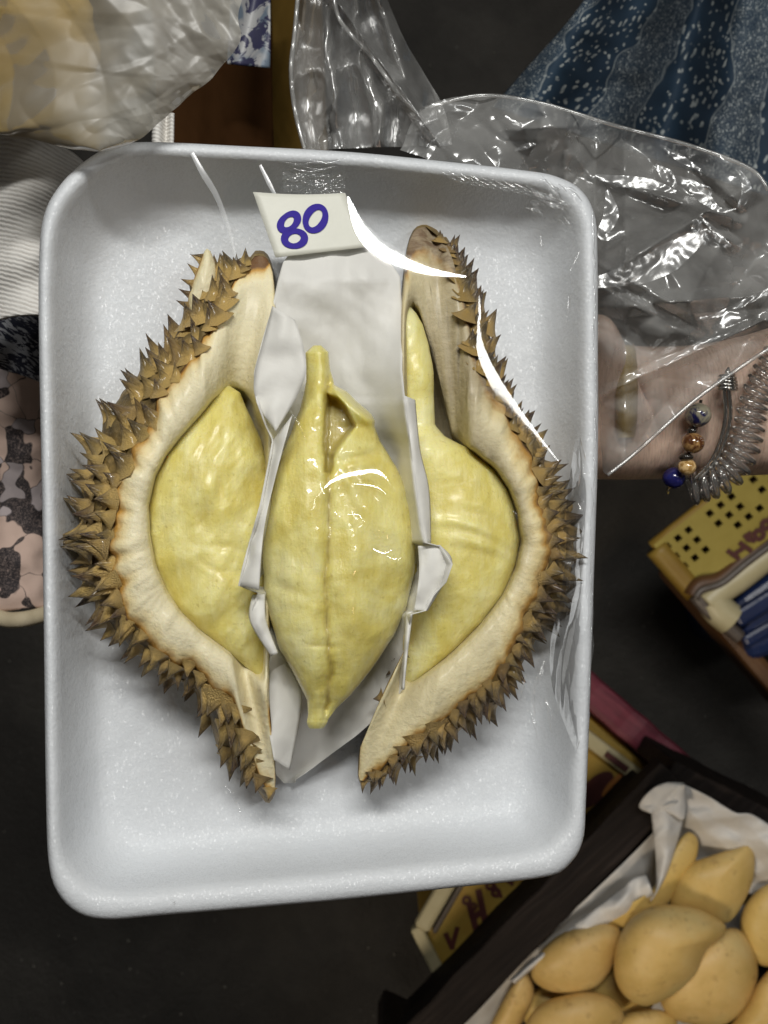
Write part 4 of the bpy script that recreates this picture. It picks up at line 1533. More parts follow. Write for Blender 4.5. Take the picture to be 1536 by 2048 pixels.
def build_bags():
    # large crumpled clear bag at the right
    root = thing("plastic_bag", "large crumpled clear plastic bag draped over the wrist beside the tray", "plastic bag")
    A = [(800, 300), (850, 215), (960, 190), (1080, 205), (1230, 250), (1380, 290), (1500, 336), (1545, 400), (1600, 560)]
    B = [(1150, 420), (1180, 560), (1188, 680), (1195, 800), (1202, 900), (1215, 950), (1275, 900), (1400, 790), (1560, 680)]
    big = [(1195, 560, 1530, 350, 0.010, 26), (1180, 540, 1400, 660, -0.006, 12), (1195, 615, 1540, 590, 0.006, 16), (1190, 350, 1470, 440, 0.006, 12), (1400, 440, 1470, 490, 0.006, 10), (1180, 800, 1530, 640, 0.006, 10), (1390, 350, 1480, 430, -0.006, 10), (1000, 260, 1210, 250, 0.004, 14)]

    def zf(layer):
        def f(t, u, px, py):
            z = -0.016 + 0.012 * math.sin(min(1, u) * math.pi) * (1 if layer == 0 else -0.25)
            z += 0.0085 * crumple(px / 210, py / 210, 21 + layer) + 0.0012 * crumple(px / 75, py / 75, 33 + layer)
            for (x0, y0, x1, y1, a, w) in big:
                dx, dy = x1 - x0, y1 - y0
                L2 = dx * dx + dy * dy
                s = max(0, min(1, ((px - x0) * dx + (py - y0) * dy) / L2))
                d = math.hypot(px - x0 - s * dx, py - y0 - s * dy)
                z += (a if layer == 0 else a * 0.3) * max(0, 1 - d / (w * 1.6)) * (0.4 + 0.6 * math.sin(s * math.pi))
            if layer:
                z -= 0.030 if False else 0.004
            # keep the film beneath the tray rim where it tucks under it
            return z - 0.012 * max(0, 1 - abs(px - 1190) / 60) if px < 1250 else z
        return f
    sheet("bag_front", A, B, 230, 170, zf(0), M['bag'], root, 3, 4)
    for pts, w, lp, ar in (([(1192, 566, -0.006), (1290, 540, -0.002), (1360, 500, 0.0), (1400, 470, 0.0)], [16, 34, 44, 22], LAMP_TOP, 0.10), ([(1190, 352, -0.008), (1240, 362, -0.004), (1300, 368, -0.002), (1352, 384, -0.004)], [6, 18, 16, 6], LAMP_TOP, 0.15),
                           ([(1345, 352, -0.004), (1385, 372, 0), (1412, 398, 0), (1440, 420, -0.002), (1472, 418, -0.002)], [5, 16, 20, 8, 3], LAMP_TOP, 0.2), ([(1310, 330, -0.004), (1335, 352, -0.002), (1352, 374, -0.004)], [4, 20, 6], LAMP_TOP, 0.1),
                           ([(1395, 438, -0.002), (1398, 466, 0), (1430, 480, 0), (1462, 492, -0.002)], [10, 24, 22, 4], LAMP_RIGHT, 0.15), ([(1400, 434, -0.002), (1430, 462, 0), (1462, 492, -0.002)], [4, 7, 3], LAMP_TOP, 0.2),
                           ([(1196, 552, -0.008), (1260, 590, -0.004), (1330, 636, -0.006)], [6, 10, 4], LAMP_RIGHT, 0.3), ([(1480, 340, -0.004), (1494, 380, -0.002), (1478, 416, -0.004)], [3, 16, 8], LAMP_RIGHT, 0.2),
                           ([(1215, 380, -0.006), (1222, 430, -0.004), (1206, 470, -0.006), (1250, 466, -0.006)], [5, 24, 16, 6], LAMP_TOP, 0.12), ([(1320, 290, -0.006), (1350, 310, -0.004), (1400, 340, -0.006)], [4, 12, 4], LAMP_TOP, 0.15),
                           ([(1395, 638, -0.004), (1440, 628, -0.002), (1540, 580, -0.002)], [4, 10, 8], LAMP_TOP, 0.2), ([(1330, 730, -0.004), (1400, 690, -0.002), (1460, 665, -0.004)], [3, 7, 3], LAMP_TOP, 0.3),
                           ([(1010, 232, -0.010), (1040, 250, -0.008), (1068, 240, -0.010)], [3, 8, 3], LAMP_TOP, 0.2), ([(1030, 300, -0.010), (1060, 290, -0.008), (1072, 288, -0.010)], [3, 9, 3], LAMP_TOP, 0.2), ([(1405, 405, -0.002), (1420, 380, 0), (1370, 360, -0.002)], [3, 6, 3], LAMP_RIGHT, 0.2)):
        glint_strip("bag_crease", [(x, y, z + 0.010) for x, y, z in pts], [q * 1.35 for q in w], lp, ar * 0.5, 0.85, M['bag_crease'], root, P, 40, 11, 0.0003)  # strips added over the bag, tilted to the lamps for its bright streaks
    # rolled upper hem
    hem = smooth_poly([(850, 216), (960, 191), (1080, 206), (1230, 251), (1380, 291), (1500, 337), (1536, 380)], 60, False)
    v, f = tube([P(x, y, -0.014 + 0.004 * noise.noise(Vector((x * .01, y * .01, 1)))) for x, y in hem], 0.0006, 8)
    mesh_obj("hem", v, f, M['bag'], root)
    hem = smooth_poly([(1215, 950), (1275, 902), (1400, 792), (1560, 682)], 40, False)
    v, f = tube([P(x, y, -0.010 + 0.002 * noise.noise(Vector((x * .02, y * .02, 1)))) for x, y in hem], 0.0006, 8)
    mesh_obj("hem", v, f, M['bag'], root)

    # pale yellow item showing through that bag
    v, f = [], []
    nr, nc = 20, 16
    for i in range(nr):
        for j in range(nc):
            a = 2 * math.pi * j / nc
            t = i / (nr - 1)
            rr = math.sin(math.pi * (0.03 + 0.94 * t)) ** 0.16
            v.append(P(1252 + 24 * rr * math.cos(a), 690 + 185 * t, -0.036 + 0.006 * rr * math.sin(a)))
    f = grid_faces(nr, nc, True) + [tuple(range(nc)), tuple(reversed(range((nr - 1) * nc, nr * nc)))]
    o = mesh_obj("yellow_packet", v, f, M['food'])
    tag(o, "slim pale yellow packet seen through the clear bag beside the tray", "packet")

    # twisted handle strip at the top centre
    root = thing("plastic_bag", "narrow gathered clear plastic bag handle rising at the top centre", "plastic bag")
    A = [(598, -40), (590, 60), (582, 140), (590, 220), (610, 300)]
    B = [(760, -40), (800, 60), (850, 150), (885, 210), (905, 290)]

    def zh(t, u, px, py):
        z = -0.020 + 0.006 * math.sin(u * math.pi * 7 + 2.5 * t) * (1 - 0.5 * t) + 0.004 * crumple(px / 60, py / 170, 51)
        z += 0.012 * max(0, 1 - abs((px - 672) - (py) * 0.72) / 22)
        return z
    sheet("bag_front", A, B, 120, 110, zh, M['bag'], root, 2, 8)
    for q in ([(598, -40), (590, 60), (582, 140), (590, 220), (610, 300)], [(664, -30), (680, 40), (740, 110), (800, 190), (860, 250)]):
        hq = smooth_poly(q, 50, False)
        v, f = tube([P(x, y, -0.012 + 0.003 * noise.noise(Vector((x * .02, y * .02, 6)))) for x, y in hq], 0.0007, 8)
        mesh_obj("hem", v, f, M['bag'], root)

    # cloudy bag in the upper left
    root = thing("plastic_bag", "cloudy plastic bag of yellowish food over the upper left tray corner", "plastic bag")
    A = [(-60, -60), (-60, 60), (-60, 150), (-60, 230), (-40, 265), (20, 270), (70, 280), (130, 296), (190, 302)]
    B = [(500, -60), (478, 30), (482, 70), (470, 100), (420, 160), (380, 190), (330, 236), (270, 284), (208, 303)]

    def zl(t, u, px, py):
        z = 0.036 + 0.010 * math.sin(u * math.pi) * (1 - 0.6 * t)
        edge = max(0, (u - 0.55) / 0.45)
        z += 0.0015 * crumple(px / 190, py / 190, 61) + 0.0013 * edge * crumple((px + py) / 200, (px - py) / 75, 62)
        return z
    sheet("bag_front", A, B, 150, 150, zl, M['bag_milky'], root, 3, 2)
    lab = 0
    for (cx, cy, rx, ry, lb) in ((10, 90, 190, 165, "mustard coloured lump of food blurred inside the cloudy bag"),):
        v = []
        nr, nc = 24, 28
        for i in range(nr):
            th = math.pi * (0.03 + 0.94 * i / (nr - 1))
            for j in range(nc):
                a = 2 * math.pi * j / nc
                w = 1 + 0.22 * noise.noise(Vector((math.sin(th) * math.cos(a) * 1.9, math.cos(th) * 1.9, math.sin(th) * math.sin(a) * 1.9 + cx)))
                v.append(P(cx + rx * w * math.sin(th) * math.cos(a), cy + ry * w * math.cos(th), 0.018 + 0.012 * w * math.sin(th) * math.sin(a)))
        f = grid_faces(nr, nc, True) + [tuple(range(nc)), tuple(reversed(range((nr - 1) * nc, nr * nc)))]
        o = mesh_obj("food_piece", v, f, M['food'])
        tag(o, lb, "food")


build_bags()

# ------------------------------------------------------------------ cloths around the tray


def build_cloths():
    # navy paisley at the upper right: u runs along the folds
    A = [(985, 215), (1060, 130), (1140, 40), (1210, -60)]
    B = [(1620, 420), (1640, 260), (1660, 80), (1700, -80)]

    def zp(t, u, px, py):
        return -0.20 - 0.05 * u + 0.030 * math.sin(u * 9.5 + 0.8 * t) + 0.010 * math.sin(u * 21 + 2 * t) + 0.006 * fbm(px * 0.006, py * 0.006, 4, 3)
    o = solidify(sheet("paisley_skirt", A, B, 90, 150, zp, M['paisley']), 0.001)
    tag(o, "navy blue paisley printed skirt hanging in folds at the upper right", "skirt")

    def zb(t, u, px, py):
        return -0.12 + 0.004 * math.sin(px * 0.03) + 0.003 * fbm(px * 0.01, py * 0.004)
    root = thing("brown_apron", "dark brown cloth apron hanging behind the top edge of the tray", "apron")
    solidify(sheet("panel", [(300, -80), (320, 360)], [(540, -80), (548, 420)], 60, 40, zb, M['brown_cloth'], root), 0.0012)
    solidify(sheet("panel", [(536, -80), (543, 420)], [(640, -80), (660, 420)], 60, 24, lambda t, u, px, py: zb(t, u, px, py) - 0.004 + 0.008 * math.sin(u * 3), M['ochre_cloth'], root), 0.0012)
    o = solidify(sheet("printed_packet", [(462, -60), (458, 60), (455, 128)], [(538, -60), (541, 60), (539, 136)], 40, 24, lambda t, u, px, py: -0.085 + 0.003 * math.sin(u * 6 + t * 3), M['packet']), 0.0008)
    tag(o, "torn white and navy printed packet corner beside the cloudy bag", "packet")
    o = solidify(sheet("white_hem", [(306, 230), (304, 330)], [(346, 226), (344, 335)], 24, 14, lambda t, u, px, py: -0.07 + 0.003 * math.sin(u * 7), M['knit']), 0.001)
    tag(o, "narrow white cloth hem showing beneath the cloudy bag", "cloth")

    # white ribbed sleeve at the left edge
    def zs(t, u, px, py):
        return -0.020 + 0.020 * math.sin(min(1, max(0, (px + 60) / 230)) * math.pi) + 0.0015 * math.sin(py * 0.05 + px * 0.02)
    o = solidify(sheet("white_sleeve", [(-80, 240), (20, 262), (70, 275), (135, 300), (170, 330)], [(-80, 660), (-20, 645), (30, 632), (100, 630), (160, 640)], 70, 90, zs, M['knit']), 0.001)
    tag(o, "white ribbed knit sleeve at the left edge beside the tray corner", "sleeve")
    o = solidify(sheet("navy_scarf", [(-80, 560), (0, 610), (60, 632), (150, 650)], [(-80, 700), (0, 735), (70, 758), (150, 790)], 50, 40, lambda t, u, px, py: -0.075 + 0.010 * math.sin(u * math.pi) + 0.003 * math.sin(px * 0.05 + u * 4), M['navy_print']), 0.001)
    tag(o, "strip of navy and white printed cloth at the left edge", "cloth")

    def zfl(t, u, px, py):
        return -0.125 + 0.010 * math.sin(px * 0.018 + 1) + 0.006 * math.sin(py * 0.012) + 0.004 * fbm(px * 0.01, py * 0.01, 9, 3)
    root = thing("floral_skirt", "dusty pink skirt with black sketched flowers at the left edge", "skirt")
    solidify(sheet("skirt_cloth", [(-140, 690), (-140, 1000), (-140, 1235)], [(190, 700), (190, 1000), (190, 1205)], 90, 60, zfl, M['floral'], root), 0.001)
    v = []
    hm = smooth_poly([(-120, 1225), (-20, 1232), (20, 1240), (60, 1236), (110, 1222), (180, 1205)], 60, False)
    pts = [P(x, y, zfl(0, 0, x, y) + 0.002) for x, y in hm]
    vv, ff = tube(pts, 0.0032, 10)
    mesh_obj("hem", vv, ff, M['cream_fur'], root)


build_cloths()

# ------------------------------------------------------------------ crates, carton and mangoes on the ground
ZT = -0.50          # top of the mango crate


def rot_px(p, q):
    """world heading of the line between two pixels at one depth"""
    return math.atan2(-(q[1] - p[1]), q[0] - p[0])


def bar(name, p, q, z, wpx, thick, mat, parent, z2=None, bev=0.002, wob=0.0):
    """a plank whose top face's middle line runs from pixel p to q at height z"""
    a, b = Vector(P(p[0], p[1], z)), Vector(P(q[0], q[1], z if z2 is None else z2))
    d = b - a
    w = wpx * K * (D - z) / D
    x = d.normalized()
    y = Vector((0, 0, 1)).cross(x).normalized()
    zz = x.cross(y)
    n = 24
    v, f = [], []
    for i in range(n):
        c = a + d * (i / (n - 1))
        k = wob * noise.noise(Vector((i * 0.45, z * 50, wpx)))
        for (sy, sz) in ((-1, 0), (1, 0), (1, -1), (-1, -1)):
            v.append(c + y * (w / 2 * sy + k) + zz * (thick * sz + (k if sz == 0 else 0)))
    f = grid_faces(n, 4, True) + [(3, 2, 1, 0), tuple(range((n - 1) * 4, n * 4))]
    o = mesh_obj(name, v, f, mat, parent, False)
    bevel(o, bev)
    return o


def build_mango_crate():
    root = thing("wooden_crate", "dark wooden crate of yellow mangoes at the lower right", "crate")
    bar("plank", (1352, 1552), (790, 2133), ZT, 82, 0.020, M['wood'], root, wob=0.0016)
    bar("plank", (1330, 1604), (800, 2150), ZT - 0.026, 44, 0.09, M['wood'], root, wob=0.0016)
    bar("plank", (1340, 1540), (1800, 1770), ZT - 0.004, 40, 0.10, M['wood'], root, wob=0.0016)
    bar("plank", (1800, 1780), (1300, 2350), ZT - 0.004, 40, 0.10, M['wood'], root, wob=0.0016)
    bar("plank", (760, 2110), (1300, 2350), ZT - 0.004, 40, 0.10, M['wood'], root, wob=0.0016)
    v = [P(1338, 1560, ZT - 0.10), P(1800, 1770, ZT - 0.10), P(1300, 2350, ZT - 0.10), P(760, 2100, ZT - 0.10)]
    v += [(a, b, c - 0.012) for a, b, c in v]
    mesh_obj("crate_floor", v, [(0, 1, 2, 3), (7, 6, 5, 4), (0, 4, 5, 1), (1, 5, 6, 2), (2, 6, 7, 3), (3, 7, 4, 0)], M['wood'], root, False)

    # liner paper
    lin = thing("liner_paper", "crumpled white paper lining the mango crate and folded over its rim", "paper")

    def lz(base, amp, seed):
        return lambda t, u, px, py: base(t, u, px, py) + amp * crumple(px / 60, py / 60, seed)
    # along the near plank: pinkish inner side, then a folded white strip against the fruit
    s1 = sheet("liner_side", [(1345, 1610), (1300, 1672), (1180, 1790), (1060, 1900), (900, 2040), (820, 2110)], [(1400, 1700), (1340, 1790), (1230, 1900), (1110, 1990), (1000, 2090), (920, 2180)], 80, 24,
               lz(lambda t, u, px, py: ZT - 0.022 - 0.055 * u, 0.004, 71), M['liner'], lin)
    solidify(s1, 0.0005)
    s2 = sheet("folded_strip", [(1292, 1750), (1270, 1755), (1245, 1775), (1150, 1850), (1100, 1890), (1050, 1932), (1020, 1960)], [(1310, 1795), (1290, 1805), (1255, 1828), (1190, 1862), (1140, 1892), (1075, 1930), (1030, 1968)], 70, 16,
               lz(lambda t, u, px, py: ZT - 0.008 + 0.006 * math.sin(u * 3), 0.004, 72), M['liner'], lin)
    solidify(s2, 0.0005)
    s3 = sheet("folded_corner", [(1368, 1566), (1330, 1566), (1300, 1582), (1278, 1612), (1300, 1626)], [(1370, 1575), (1372, 1610), (1366, 1640), (1330, 1622), (1302, 1627)], 40, 20,
               lz(lambda t, u, px, py: ZT + 0.014 + 0.006 * math.sin(u * 3), 0.004, 73), M['liner'], lin)
    solidify(s3, 0.0005)
    s4 = sheet("folded_corner", [(1302, 1618), (1306, 1660), (1312, 1720), (1312, 1780), (1300, 1800)], [(1370, 1600), (1364, 1650), (1346, 1710), (1328, 1760), (1302, 1802)], 50, 20,
               lz(lambda t, u, px, py: ZT + 0.010 - 0.010 * t + 0.007 * math.sin(u * 3.1), 0.0035, 74), M['liner'], lin)
    solidify(s4, 0.0005)
    s5 = sheet("liner_side", [(1366, 1568), (1420, 1595), (1470, 1625), (1510, 1632), (1600, 1690), (1700, 1730)], [(1350, 1690), (1385, 1740), (1440, 1770), (1530, 1800), (1600, 1850), (1700, 1900)], 80, 40,
               lz(lambda t, u, px, py: ZT + 0.004 - 0.045 * u + 0.008 * math.sin(u * 5), 0.0045, 75), M['liner'], lin)
    solidify(s5, 0.0005)
    s6 = sheet("liner_floor", [(1330, 1640), (1200, 1800), (950, 2060)], [(1750, 1850), (1600, 2000), (1300, 2300)], 30, 30, lambda t, u, px, py: ZT - 0.088 + 0.004 * fbm(px * 0.01, py * 0.01), M['liner'], lin)
    solidify(s6, 0.0005)

    def mango(outline, z, hgt, label, tilt=(0.0, 0.0)):
        o = smooth_poly(outline, 56)
        c = o.mean(0)
        wid = np.percentile(np.hypot(*(o - c).T), 20)
        s = K * (D - z) / D
        H = wid * s * hgt
        org = Vector(P(c[0], c[1], z))
        v = []
        rings = [math.sin(a) for a in np.linspace(0.06, math.pi / 2, 13)]
        hs = [math.cos(a) for a in np.linspace(0.06, math.pi / 2, 13)]
        seq = [(r, h) for r, h in zip(rings, hs)] + [(r, -h) for r, h in zip(rings[-2::-1], hs[-2::-1])]
        sd = c[0] * 0.1
        for r, h in seq:
            for k in range(56):
                q = c + (o[k] - c) * r
                w = 1 + 0.05 * noise.noise(Vector((q[0] * 0.012, q[1] * 0.012, sd)))
                zz = z + H * h * w + ((q[0] - c[0]) * tilt[0] - (q[1] - c[1]) * tilt[1]) * s * r
                v.append(Vector(P(q[0], q[1], zz)) - org)
        f = grid_faces(len(seq), 56, True) + [tuple(reversed(range(56))), tuple(range((len(seq) - 1) * 56, len(seq) * 56))]
        ob = mesh_obj("mango", v, f, M['mango'])
        ob.location = org
        tag(ob, label, "mango", "mangoes in the crate")
    mango([(1228, 1940), (1232, 1890), (1255, 1845), (1290, 1818), (1330, 1809), (1385, 1814), (1425, 1830), (1452, 1852), (1445, 1873), (1420, 1892), (1405, 1917), (1393, 1946), (1365, 1975), (1330, 2000), (1290, 2012), (1255, 1997), (1235, 1970)],
          ZT + 0.004, 0.95, "broad mango on top of the pile, its curved beak pointing right")
    mango([(1340, 1812), (1345, 1770), (1370, 1732), (1420, 1712), (1470, 1696), (1501, 1688), (1510, 1720), (1506, 1760), (1490, 1800), (1465, 1838), (1440, 1848), (1400, 1840), (1360, 1830)],
          ZT - 0.016, 0.8, "mango with a sharp tip upward, below the white paper edge")
    mango([(1195, 1842), (1240, 1830), (1290, 1792), (1330, 1742), (1350, 1692), (1375, 1664), (1396, 1680), (1391, 1722), (1362, 1772), (1332, 1812), (1285, 1848), (1240, 1856), (1210, 1852)],
          ZT - 0.014, 0.75, "slender curved mango along the crate's inner edge by the folded corner")
    mango([(1062, 1940), (1075, 1910), (1110, 1875), (1160, 1852), (1210, 1846), (1242, 1862), (1236, 1905), (1215, 1950), (1185, 1980), (1140, 1991), (1095, 1981), (1068, 1962)],
          ZT - 0.012, 0.85, "round-ended mango below the folded white paper strip")
    mango([(1048, 2052), (1080, 2010), (1130, 1990), (1180, 1984), (1220, 1994), (1247, 2026), (1236, 2058), (1180, 2100), (1090, 2112), (1040, 2085)],
          ZT - 0.006, 0.8, "mango at the bottom edge below the round-ended one")
    mango([(1318, 1990), (1336, 1940), (1372, 1898), (1420, 1868), (1470, 1856), (1502, 1885), (1516, 1940), (1506, 1990), (1480, 2030), (1440, 2052), (1380, 2048), (1338, 2032)],
          ZT - 0.026, 0.85, "large mango half in shade beneath the broad top one")
    mango([(972, 2070), (1000, 2010), (1030, 1960), (1050, 1942), (1065, 1965), (1067, 1998), (1050, 2034), (1030, 2075), (1000, 2115), (970, 2110)],
          ZT - 0.022, 0.9, "narrow mango at the lower left end of the pile")
    mango([(1480, 1850), (1496, 1800), (1540, 1768), (1595, 1790), (1605, 1850), (1570, 1925), (1520, 1930), (1492, 1895)],
          ZT - 0.030, 0.8, "mango cut by the right edge of the picture, below the sharp tipped one")
    mango([(1440, 2075), (1466, 2044), (1496, 2004), (1518, 1962), (1560, 1930), (1625, 1960), (1615, 2060), (1540, 2125), (1460, 2115)],
          ZT - 0.024, 0.8, "shaded mango in the lower right corner")
    mango([(1215, 2060), (1262, 2024), (1310, 2018), (1352, 2036), (1345, 2085), (1280, 2110), (1225, 2100)],
          ZT - 0.028, 0.8, "mango whose upper edge just shows at the bottom, under the broad top one")
    mango([(1172, 1996), (1212, 1940), (1270, 1930), (1312, 1980), (1292, 2028), (1230, 2030)],
          ZT - 0.044, 0.8, "mango deep in the gap between the broad and round-ended mangoes")
    mango([(1040, 2020), (1070, 1980), (1120, 1965), (1160, 1990), (1130, 2040), (1070, 2060)],
          ZT - 0.050, 0.8, "dark mango low in the gap beside the narrow one")


build_mango_crate()


def strokes_on(name, origin, ux, uy, segs, width, mat, parent, lift=0.0012):
    """flat printed strokes on a face: origin and axes are world vectors, segs are polylines in face units"""
    nrm = ux.cross(uy).normalized()
    if nrm.z < 0:
        nrm = -nrm
    V, F = [], []
    for k_, pts in enumerate(segs):
        for i in range(len(pts) - 1):
            a, b = [origin + ux * q[0] + uy * q[1] for q in (pts[i], pts[i + 1])]
            d = (b - a).normalized()
            sd = nrm.cross(d).normalized() * width / 2
            e = d * width * 0.35
            o = len(V)
            up = nrm * (lift + 0.00006 * (k_ * 3 + i))
            V += [a - e - sd + up, b + e - sd + up, b + e + sd + up, a - e + sd + up]
            F.append((o, o + 1, o + 2, o + 3))
    return mesh_obj(name, V, F, mat, parent, False)


def build_carton():
    # yellow printed carton under the wooden crate's edge
    z = -0.62
    root = thing("printed_carton", "yellow carton with dark red printed lettering beneath the crate's edge", "carton")
    c = [(862, 1890), (1170, 1440), (1330, 1560), (900, 2000)]
    c = [(838, 1868), (1120, 1380), (1345, 1565), (905, 1990)]
    v = [P(x, y, z) for x, y in c] + [P(x, y, z)[:2] + (GZ,) for x, y in c]
    o = mesh_obj("box_body", v, [(0, 1, 2, 3), (0, 4, 5, 1), (1, 5, 6, 2), (2, 6, 7, 3), (3, 7, 4, 0)], M['yellow_carton'], root, False)
    bevel(o, 0.006, 3)
    # moulded beige rim on its left end
    for (p, q, w, mat, dz) in (((842, 1862), (1100, 1418), 34, 'beige_plastic', 0.012), ((868, 1868), (1115, 1440), 10, 'grey_trim', 0.014), ((832, 1856), (888, 1968), 26, 'beige_plastic', 0.006)):
        bar("rim_moulding", p, q, z + dz, w, 0.012, M[mat], root, bev=0.004)
    bar("rim_moulding", (858, 1998), (1010, 1850), z + 0.016, 16, 0.010, M['yellow_carton'], root)
    org = Vector(P(938, 1925, z))
    ux = (Vector(P(1205, 1665, z)) - org).normalized()
    uy = Vector((-ux.y, ux.x, 0))
    # a large letter with small ring-and-bar glyphs, as far as it can be read
    def onz(pts):
        return [((Vector(P(x, y, z)) - org).dot(ux), (Vector(P(x, y, z)) - org).dot(uy)) for x, y in pts]

    def ringz(x, y, r):
        return onz([(x + r * math.cos(a), y + r * math.sin(a)) for a in np.linspace(0, 2 * math.pi, 10)])
    px1 = K * (D - z) / D
    strokes_on("letter", org, ux, uy, [onz([(938, 1806), (953, 1860)]), onz([(957, 1782), (970, 1840)]), onz([(945, 1834), (964, 1822)])], 13 * px1, M['red_print'], root)
    strokes_on("letter", org, ux, uy, [ringz(933, 1800, 7), ringz(946, 1812, 6)], 6 * px1, M['red_print'], root)
    strokes_on("letter", org, ux, uy, [ringz(980, 1770, 7), ringz(992, 1784, 7), onz([(986, 1766), (1002, 1792)])], 7 * px1, M['red_print'], root)
    strokes_on("letter", org, ux, uy, [ringz(1020, 1756, 7), onz([(1010, 1748), (1024, 1768)])], 7 * px1, M['red_print'], root)
    strokes_on("letter", org, ux, uy, [onz([(892, 1868), (904, 1894), (914, 1856)])], 10 * px1, M['red_print'], root)
    # printed red fruit and banner near the other end
    org2 = Vector(P(1165, 1600, z))
    for (cx, cy, rx, ry, mat) in ((1190, 1580, 44, 26, 'red_print'), (1196, 1640, 40, 20, 'red_print'), (1232, 1568, 34, 14, 'orange_carton'), (1250, 1604, 30, 14, 'orange_carton'), (1218, 1680, 40, 16, 'orange_carton')):
        vv = [P(cx + rx * math.cos(a) * 0.8 + ry * math.sin(a) * 0.5, cy - rx * math.cos(a) * 0.75 + ry * math.sin(a) * 0.7, z + 0.0014 + 0.0005 * (mat == 'orange_carton')) for a in np.linspace(0, 2 * math.pi, 24, endpoint=False)]
        mesh_obj("printed_fruit", vv, [tuple(range(24))], M[mat], root, False)
    bar("rim_moulding", (1150, 1458), (1300, 1571), z + 0.010, 30, 0.010, M['beige_plastic'], root, bev=0.003)
    bar("printed_band", (1212, 1508), (1256, 1540), z + 0.0135, 12, 0.003, M['red_print'], root, bev=0.0005)
    m = bar("maroon_board", (1120, 1330), (1420, 1590), -0.60, 64, 0.05, M['maroon'], None, bev=0.006, wob=0.001)
    tag(m, "worn maroon painted board lying beyond the printed carton", "board")


build_carton()


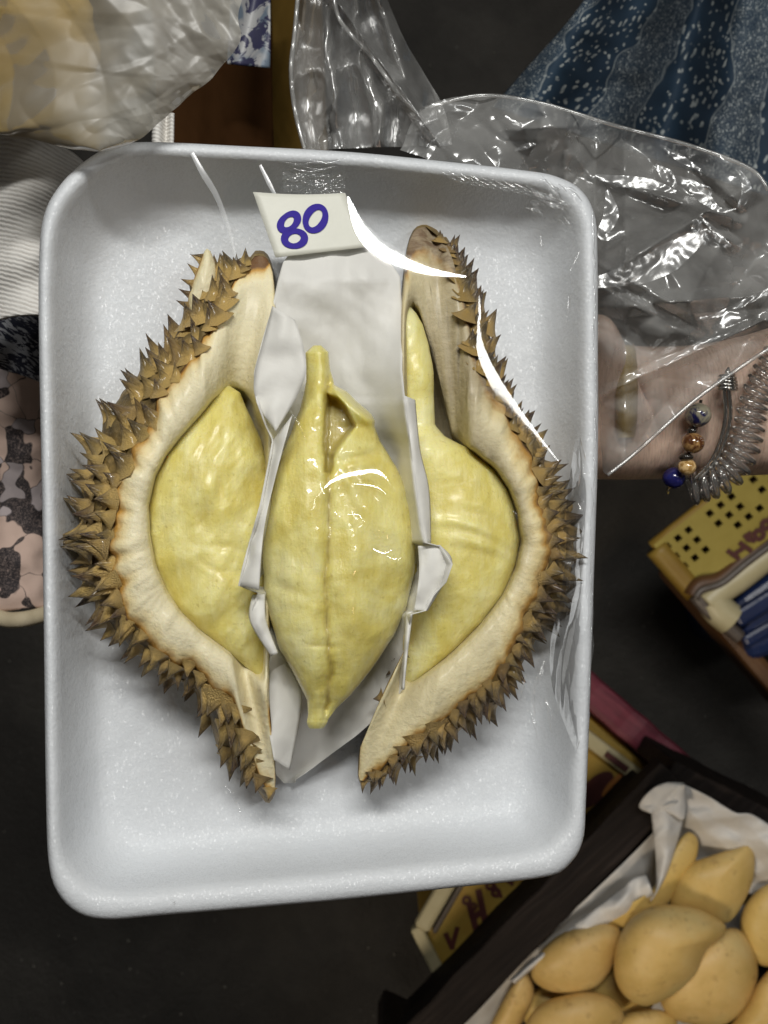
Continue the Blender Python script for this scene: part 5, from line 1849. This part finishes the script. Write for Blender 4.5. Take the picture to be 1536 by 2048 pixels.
def build_yellow_crate():
    z = -0.60
    root = thing("yellow_crate", "yellow plastic crate with square holes and dark red lettering at the right edge", "crate")
    # the perforated side slopes; it is laid out on its own axes
    o0 = Vector(P(1306, 1088, z))
    ux = (Vector(P(1452, 974, z + 0.02)) - o0)
    L = ux.length
    ux.normalize()
    edge2 = Vector(P(1400, 1170, z)) - o0
    uy = (edge2 - ux * edge2.dot(ux))
    Wd = uy.length
    uy.normalize()
    nrm = ux.cross(uy).normalized()
    if nrm.z < 0:
        nrm = -nrm
    s = K * (D - z) / D
    cell = 13 * s
    nx, ny = int(0.62 / cell / 1.0 * 0.62), int(Wd / cell) + 1
    nx = 44
    holes = set()
    for col in range(1, 42, 2):
        for row in (1, 3):
            holes.add((col, row))
            if col % 8 == 7:
                holes.discard((col, row))
        if col % 10 in (1, 3, 5) :
            holes.add((col, 5))
    V, F, idx = [], [], {}

    def vid(i, j):
        if (i, j) not in idx:
            idx[(i, j)] = len(V)
            V.append(o0 + ux * (i * cell) + uy * (j * cell))
        return idx[(i, j)]
    for i in range(nx):
        for j in range(ny):
            if (i, j) in holes:
                continue
            F.append((vid(i, j), vid(i + 1, j), vid(i + 1, j + 1), vid(i, j + 1)))
    p = mesh_obj("perforated_panel", V, F, M['yellow_plastic'], root, False)
    solidify(p, 0.004, -1)
    wdt = ny * cell
    dark = mesh_obj("inner_wall", [o0 - nrm * 0.02 + ux * (a * nx * cell) + uy * (b * wdt) for a, b in ((0, 0), (1, 0), (1, 1), (0, 1))], [(0, 1, 2, 3)], M['brown_plastic'], root, False)
    solidify(dark, 0.002)

    def rail(name, a, b, r, mat):
        v, f = tube([a + (b - a) * t for t in np.linspace(0, 1, 12)], r, 12)
        return mesh_obj(name, v, f, M[mat], root)
    rail("edge_rail", o0 + uy * 0.004, o0 + uy * wdt, 0.010, 'ochre_plastic')
    rail("edge_rail", o0 - ux * 0.002, o0 + ux * nx * cell, 0.004, 'ochre_plastic')
    far = o0 + uy * (wdt + 0.012)
    # S-shaped lip moulding that runs along the lower edge
    def lip(name, pts, r, mat, dz):
        q = smooth_poly(pts, 50, False)
        v, f = tube([P(x, y, z + dz) for x, y in q], r, 12)
        mesh_obj(name, v, f, M[mat], root)
    lip("lip", [(1384, 1192), (1400, 1170), (1440, 1160), (1490, 1118), (1570, 1060)], 0.0075, 'brown_plastic', 0.008)
    lip("lip", [(1412, 1206), (1440, 1180), (1476, 1156), (1540, 1106), (1590, 1070)], 0.012, 'beige_plastic', 0.006)
    lip("trim", [(1392, 1196), (1404, 1180), (1444, 1166), (1496, 1124), (1570, 1070)], 0.003, 'grey_trim', 0.016)
    lip("trim", [(1390, 1190), (1412, 1216), (1440, 1240), (1480, 1275)], 0.006, 'grey_trim', 0.008)
    lip("lip", [(1424, 1200), (1440, 1222), (1462, 1240)], 0.014, 'beige_plastic', 0.004)
    bar("side_board", (1352, 1136), (1630, 1460), z - 0.006, 40, 0.05, M['brown_plastic'], root, bev=0.006)
    # lettering, only partly legible
    ray = (Vector(P(1462, 1112, z)) - Vector((0, 0, D)))
    org = Vector((0, 0, D)) + ray * ((o0 - Vector((0, 0, D))).dot(nrm) / ray.dot(nrm))
    def onp(px, py):
        r_ = Vector(P(px, py, z)) - Vector((0, 0, D))
        p_ = Vector((0, 0, D)) + r_ * ((o0 - Vector((0, 0, D))).dot(nrm) / r_.dot(nrm))
        return ((p_ - o0).dot(ux), (p_ - o0).dot(uy))

    def ringp(x, y, r):
        return [onp(x + r * math.cos(a), y + r * math.sin(a)) for a in np.linspace(0, 2 * math.pi, 10)]
    wl = 9 * s
    for segs in ([[onp(1455, 1099), onp(1474, 1113)], [onp(1479, 1083), onp(1499, 1097)], [onp(1465, 1106), onp(1489, 1090)]],
                 [[onp(1488, 1070), onp(1498, 1064), onp(1494, 1076), onp(1506, 1078)], ringp(1516, 1066, 9)],
                 [ringp(1530, 1046, 8), [onp(1540, 1030), onp(1552, 1052)]]):
        strokes_on("letter", o0, ux, uy, segs, wl, M['red_print'], root, 0.0056)

    b = thing("blue_tub", "dark blue plastic tub beside the yellow crate's beige lip", "tub")
    # bevelled tub body with a stepped rim
    c = [(1462, 1200), (1640, 1070), (1720, 1250), (1500, 1330)]
    v = [P(x, y, z + 0.002) for x, y in c] + [P(x, y, z)[:2] + (GZ + 0.002,) for x, y in c]
    o = mesh_obj("tub_body", v, [(0, 1, 2, 3), (4, 7, 6, 5), (0, 4, 5, 1), (1, 5, 6, 2), (2, 6, 7, 3), (3, 7, 4, 0)], M['blue_plastic'], b, False)
    bevel(o, 0.012, 3)
    bar("tub_rim", (1474, 1242), (1620, 1150), z + 0.014, 34, 0.012, M['blue_plastic'], b, bev=0.004)
    bar("tub_rim", (1490, 1286), (1640, 1200), z + 0.008, 26, 0.012, M['blue_plastic'], b, bev=0.004)


build_yellow_crate()
print("thorns", c1, c2)
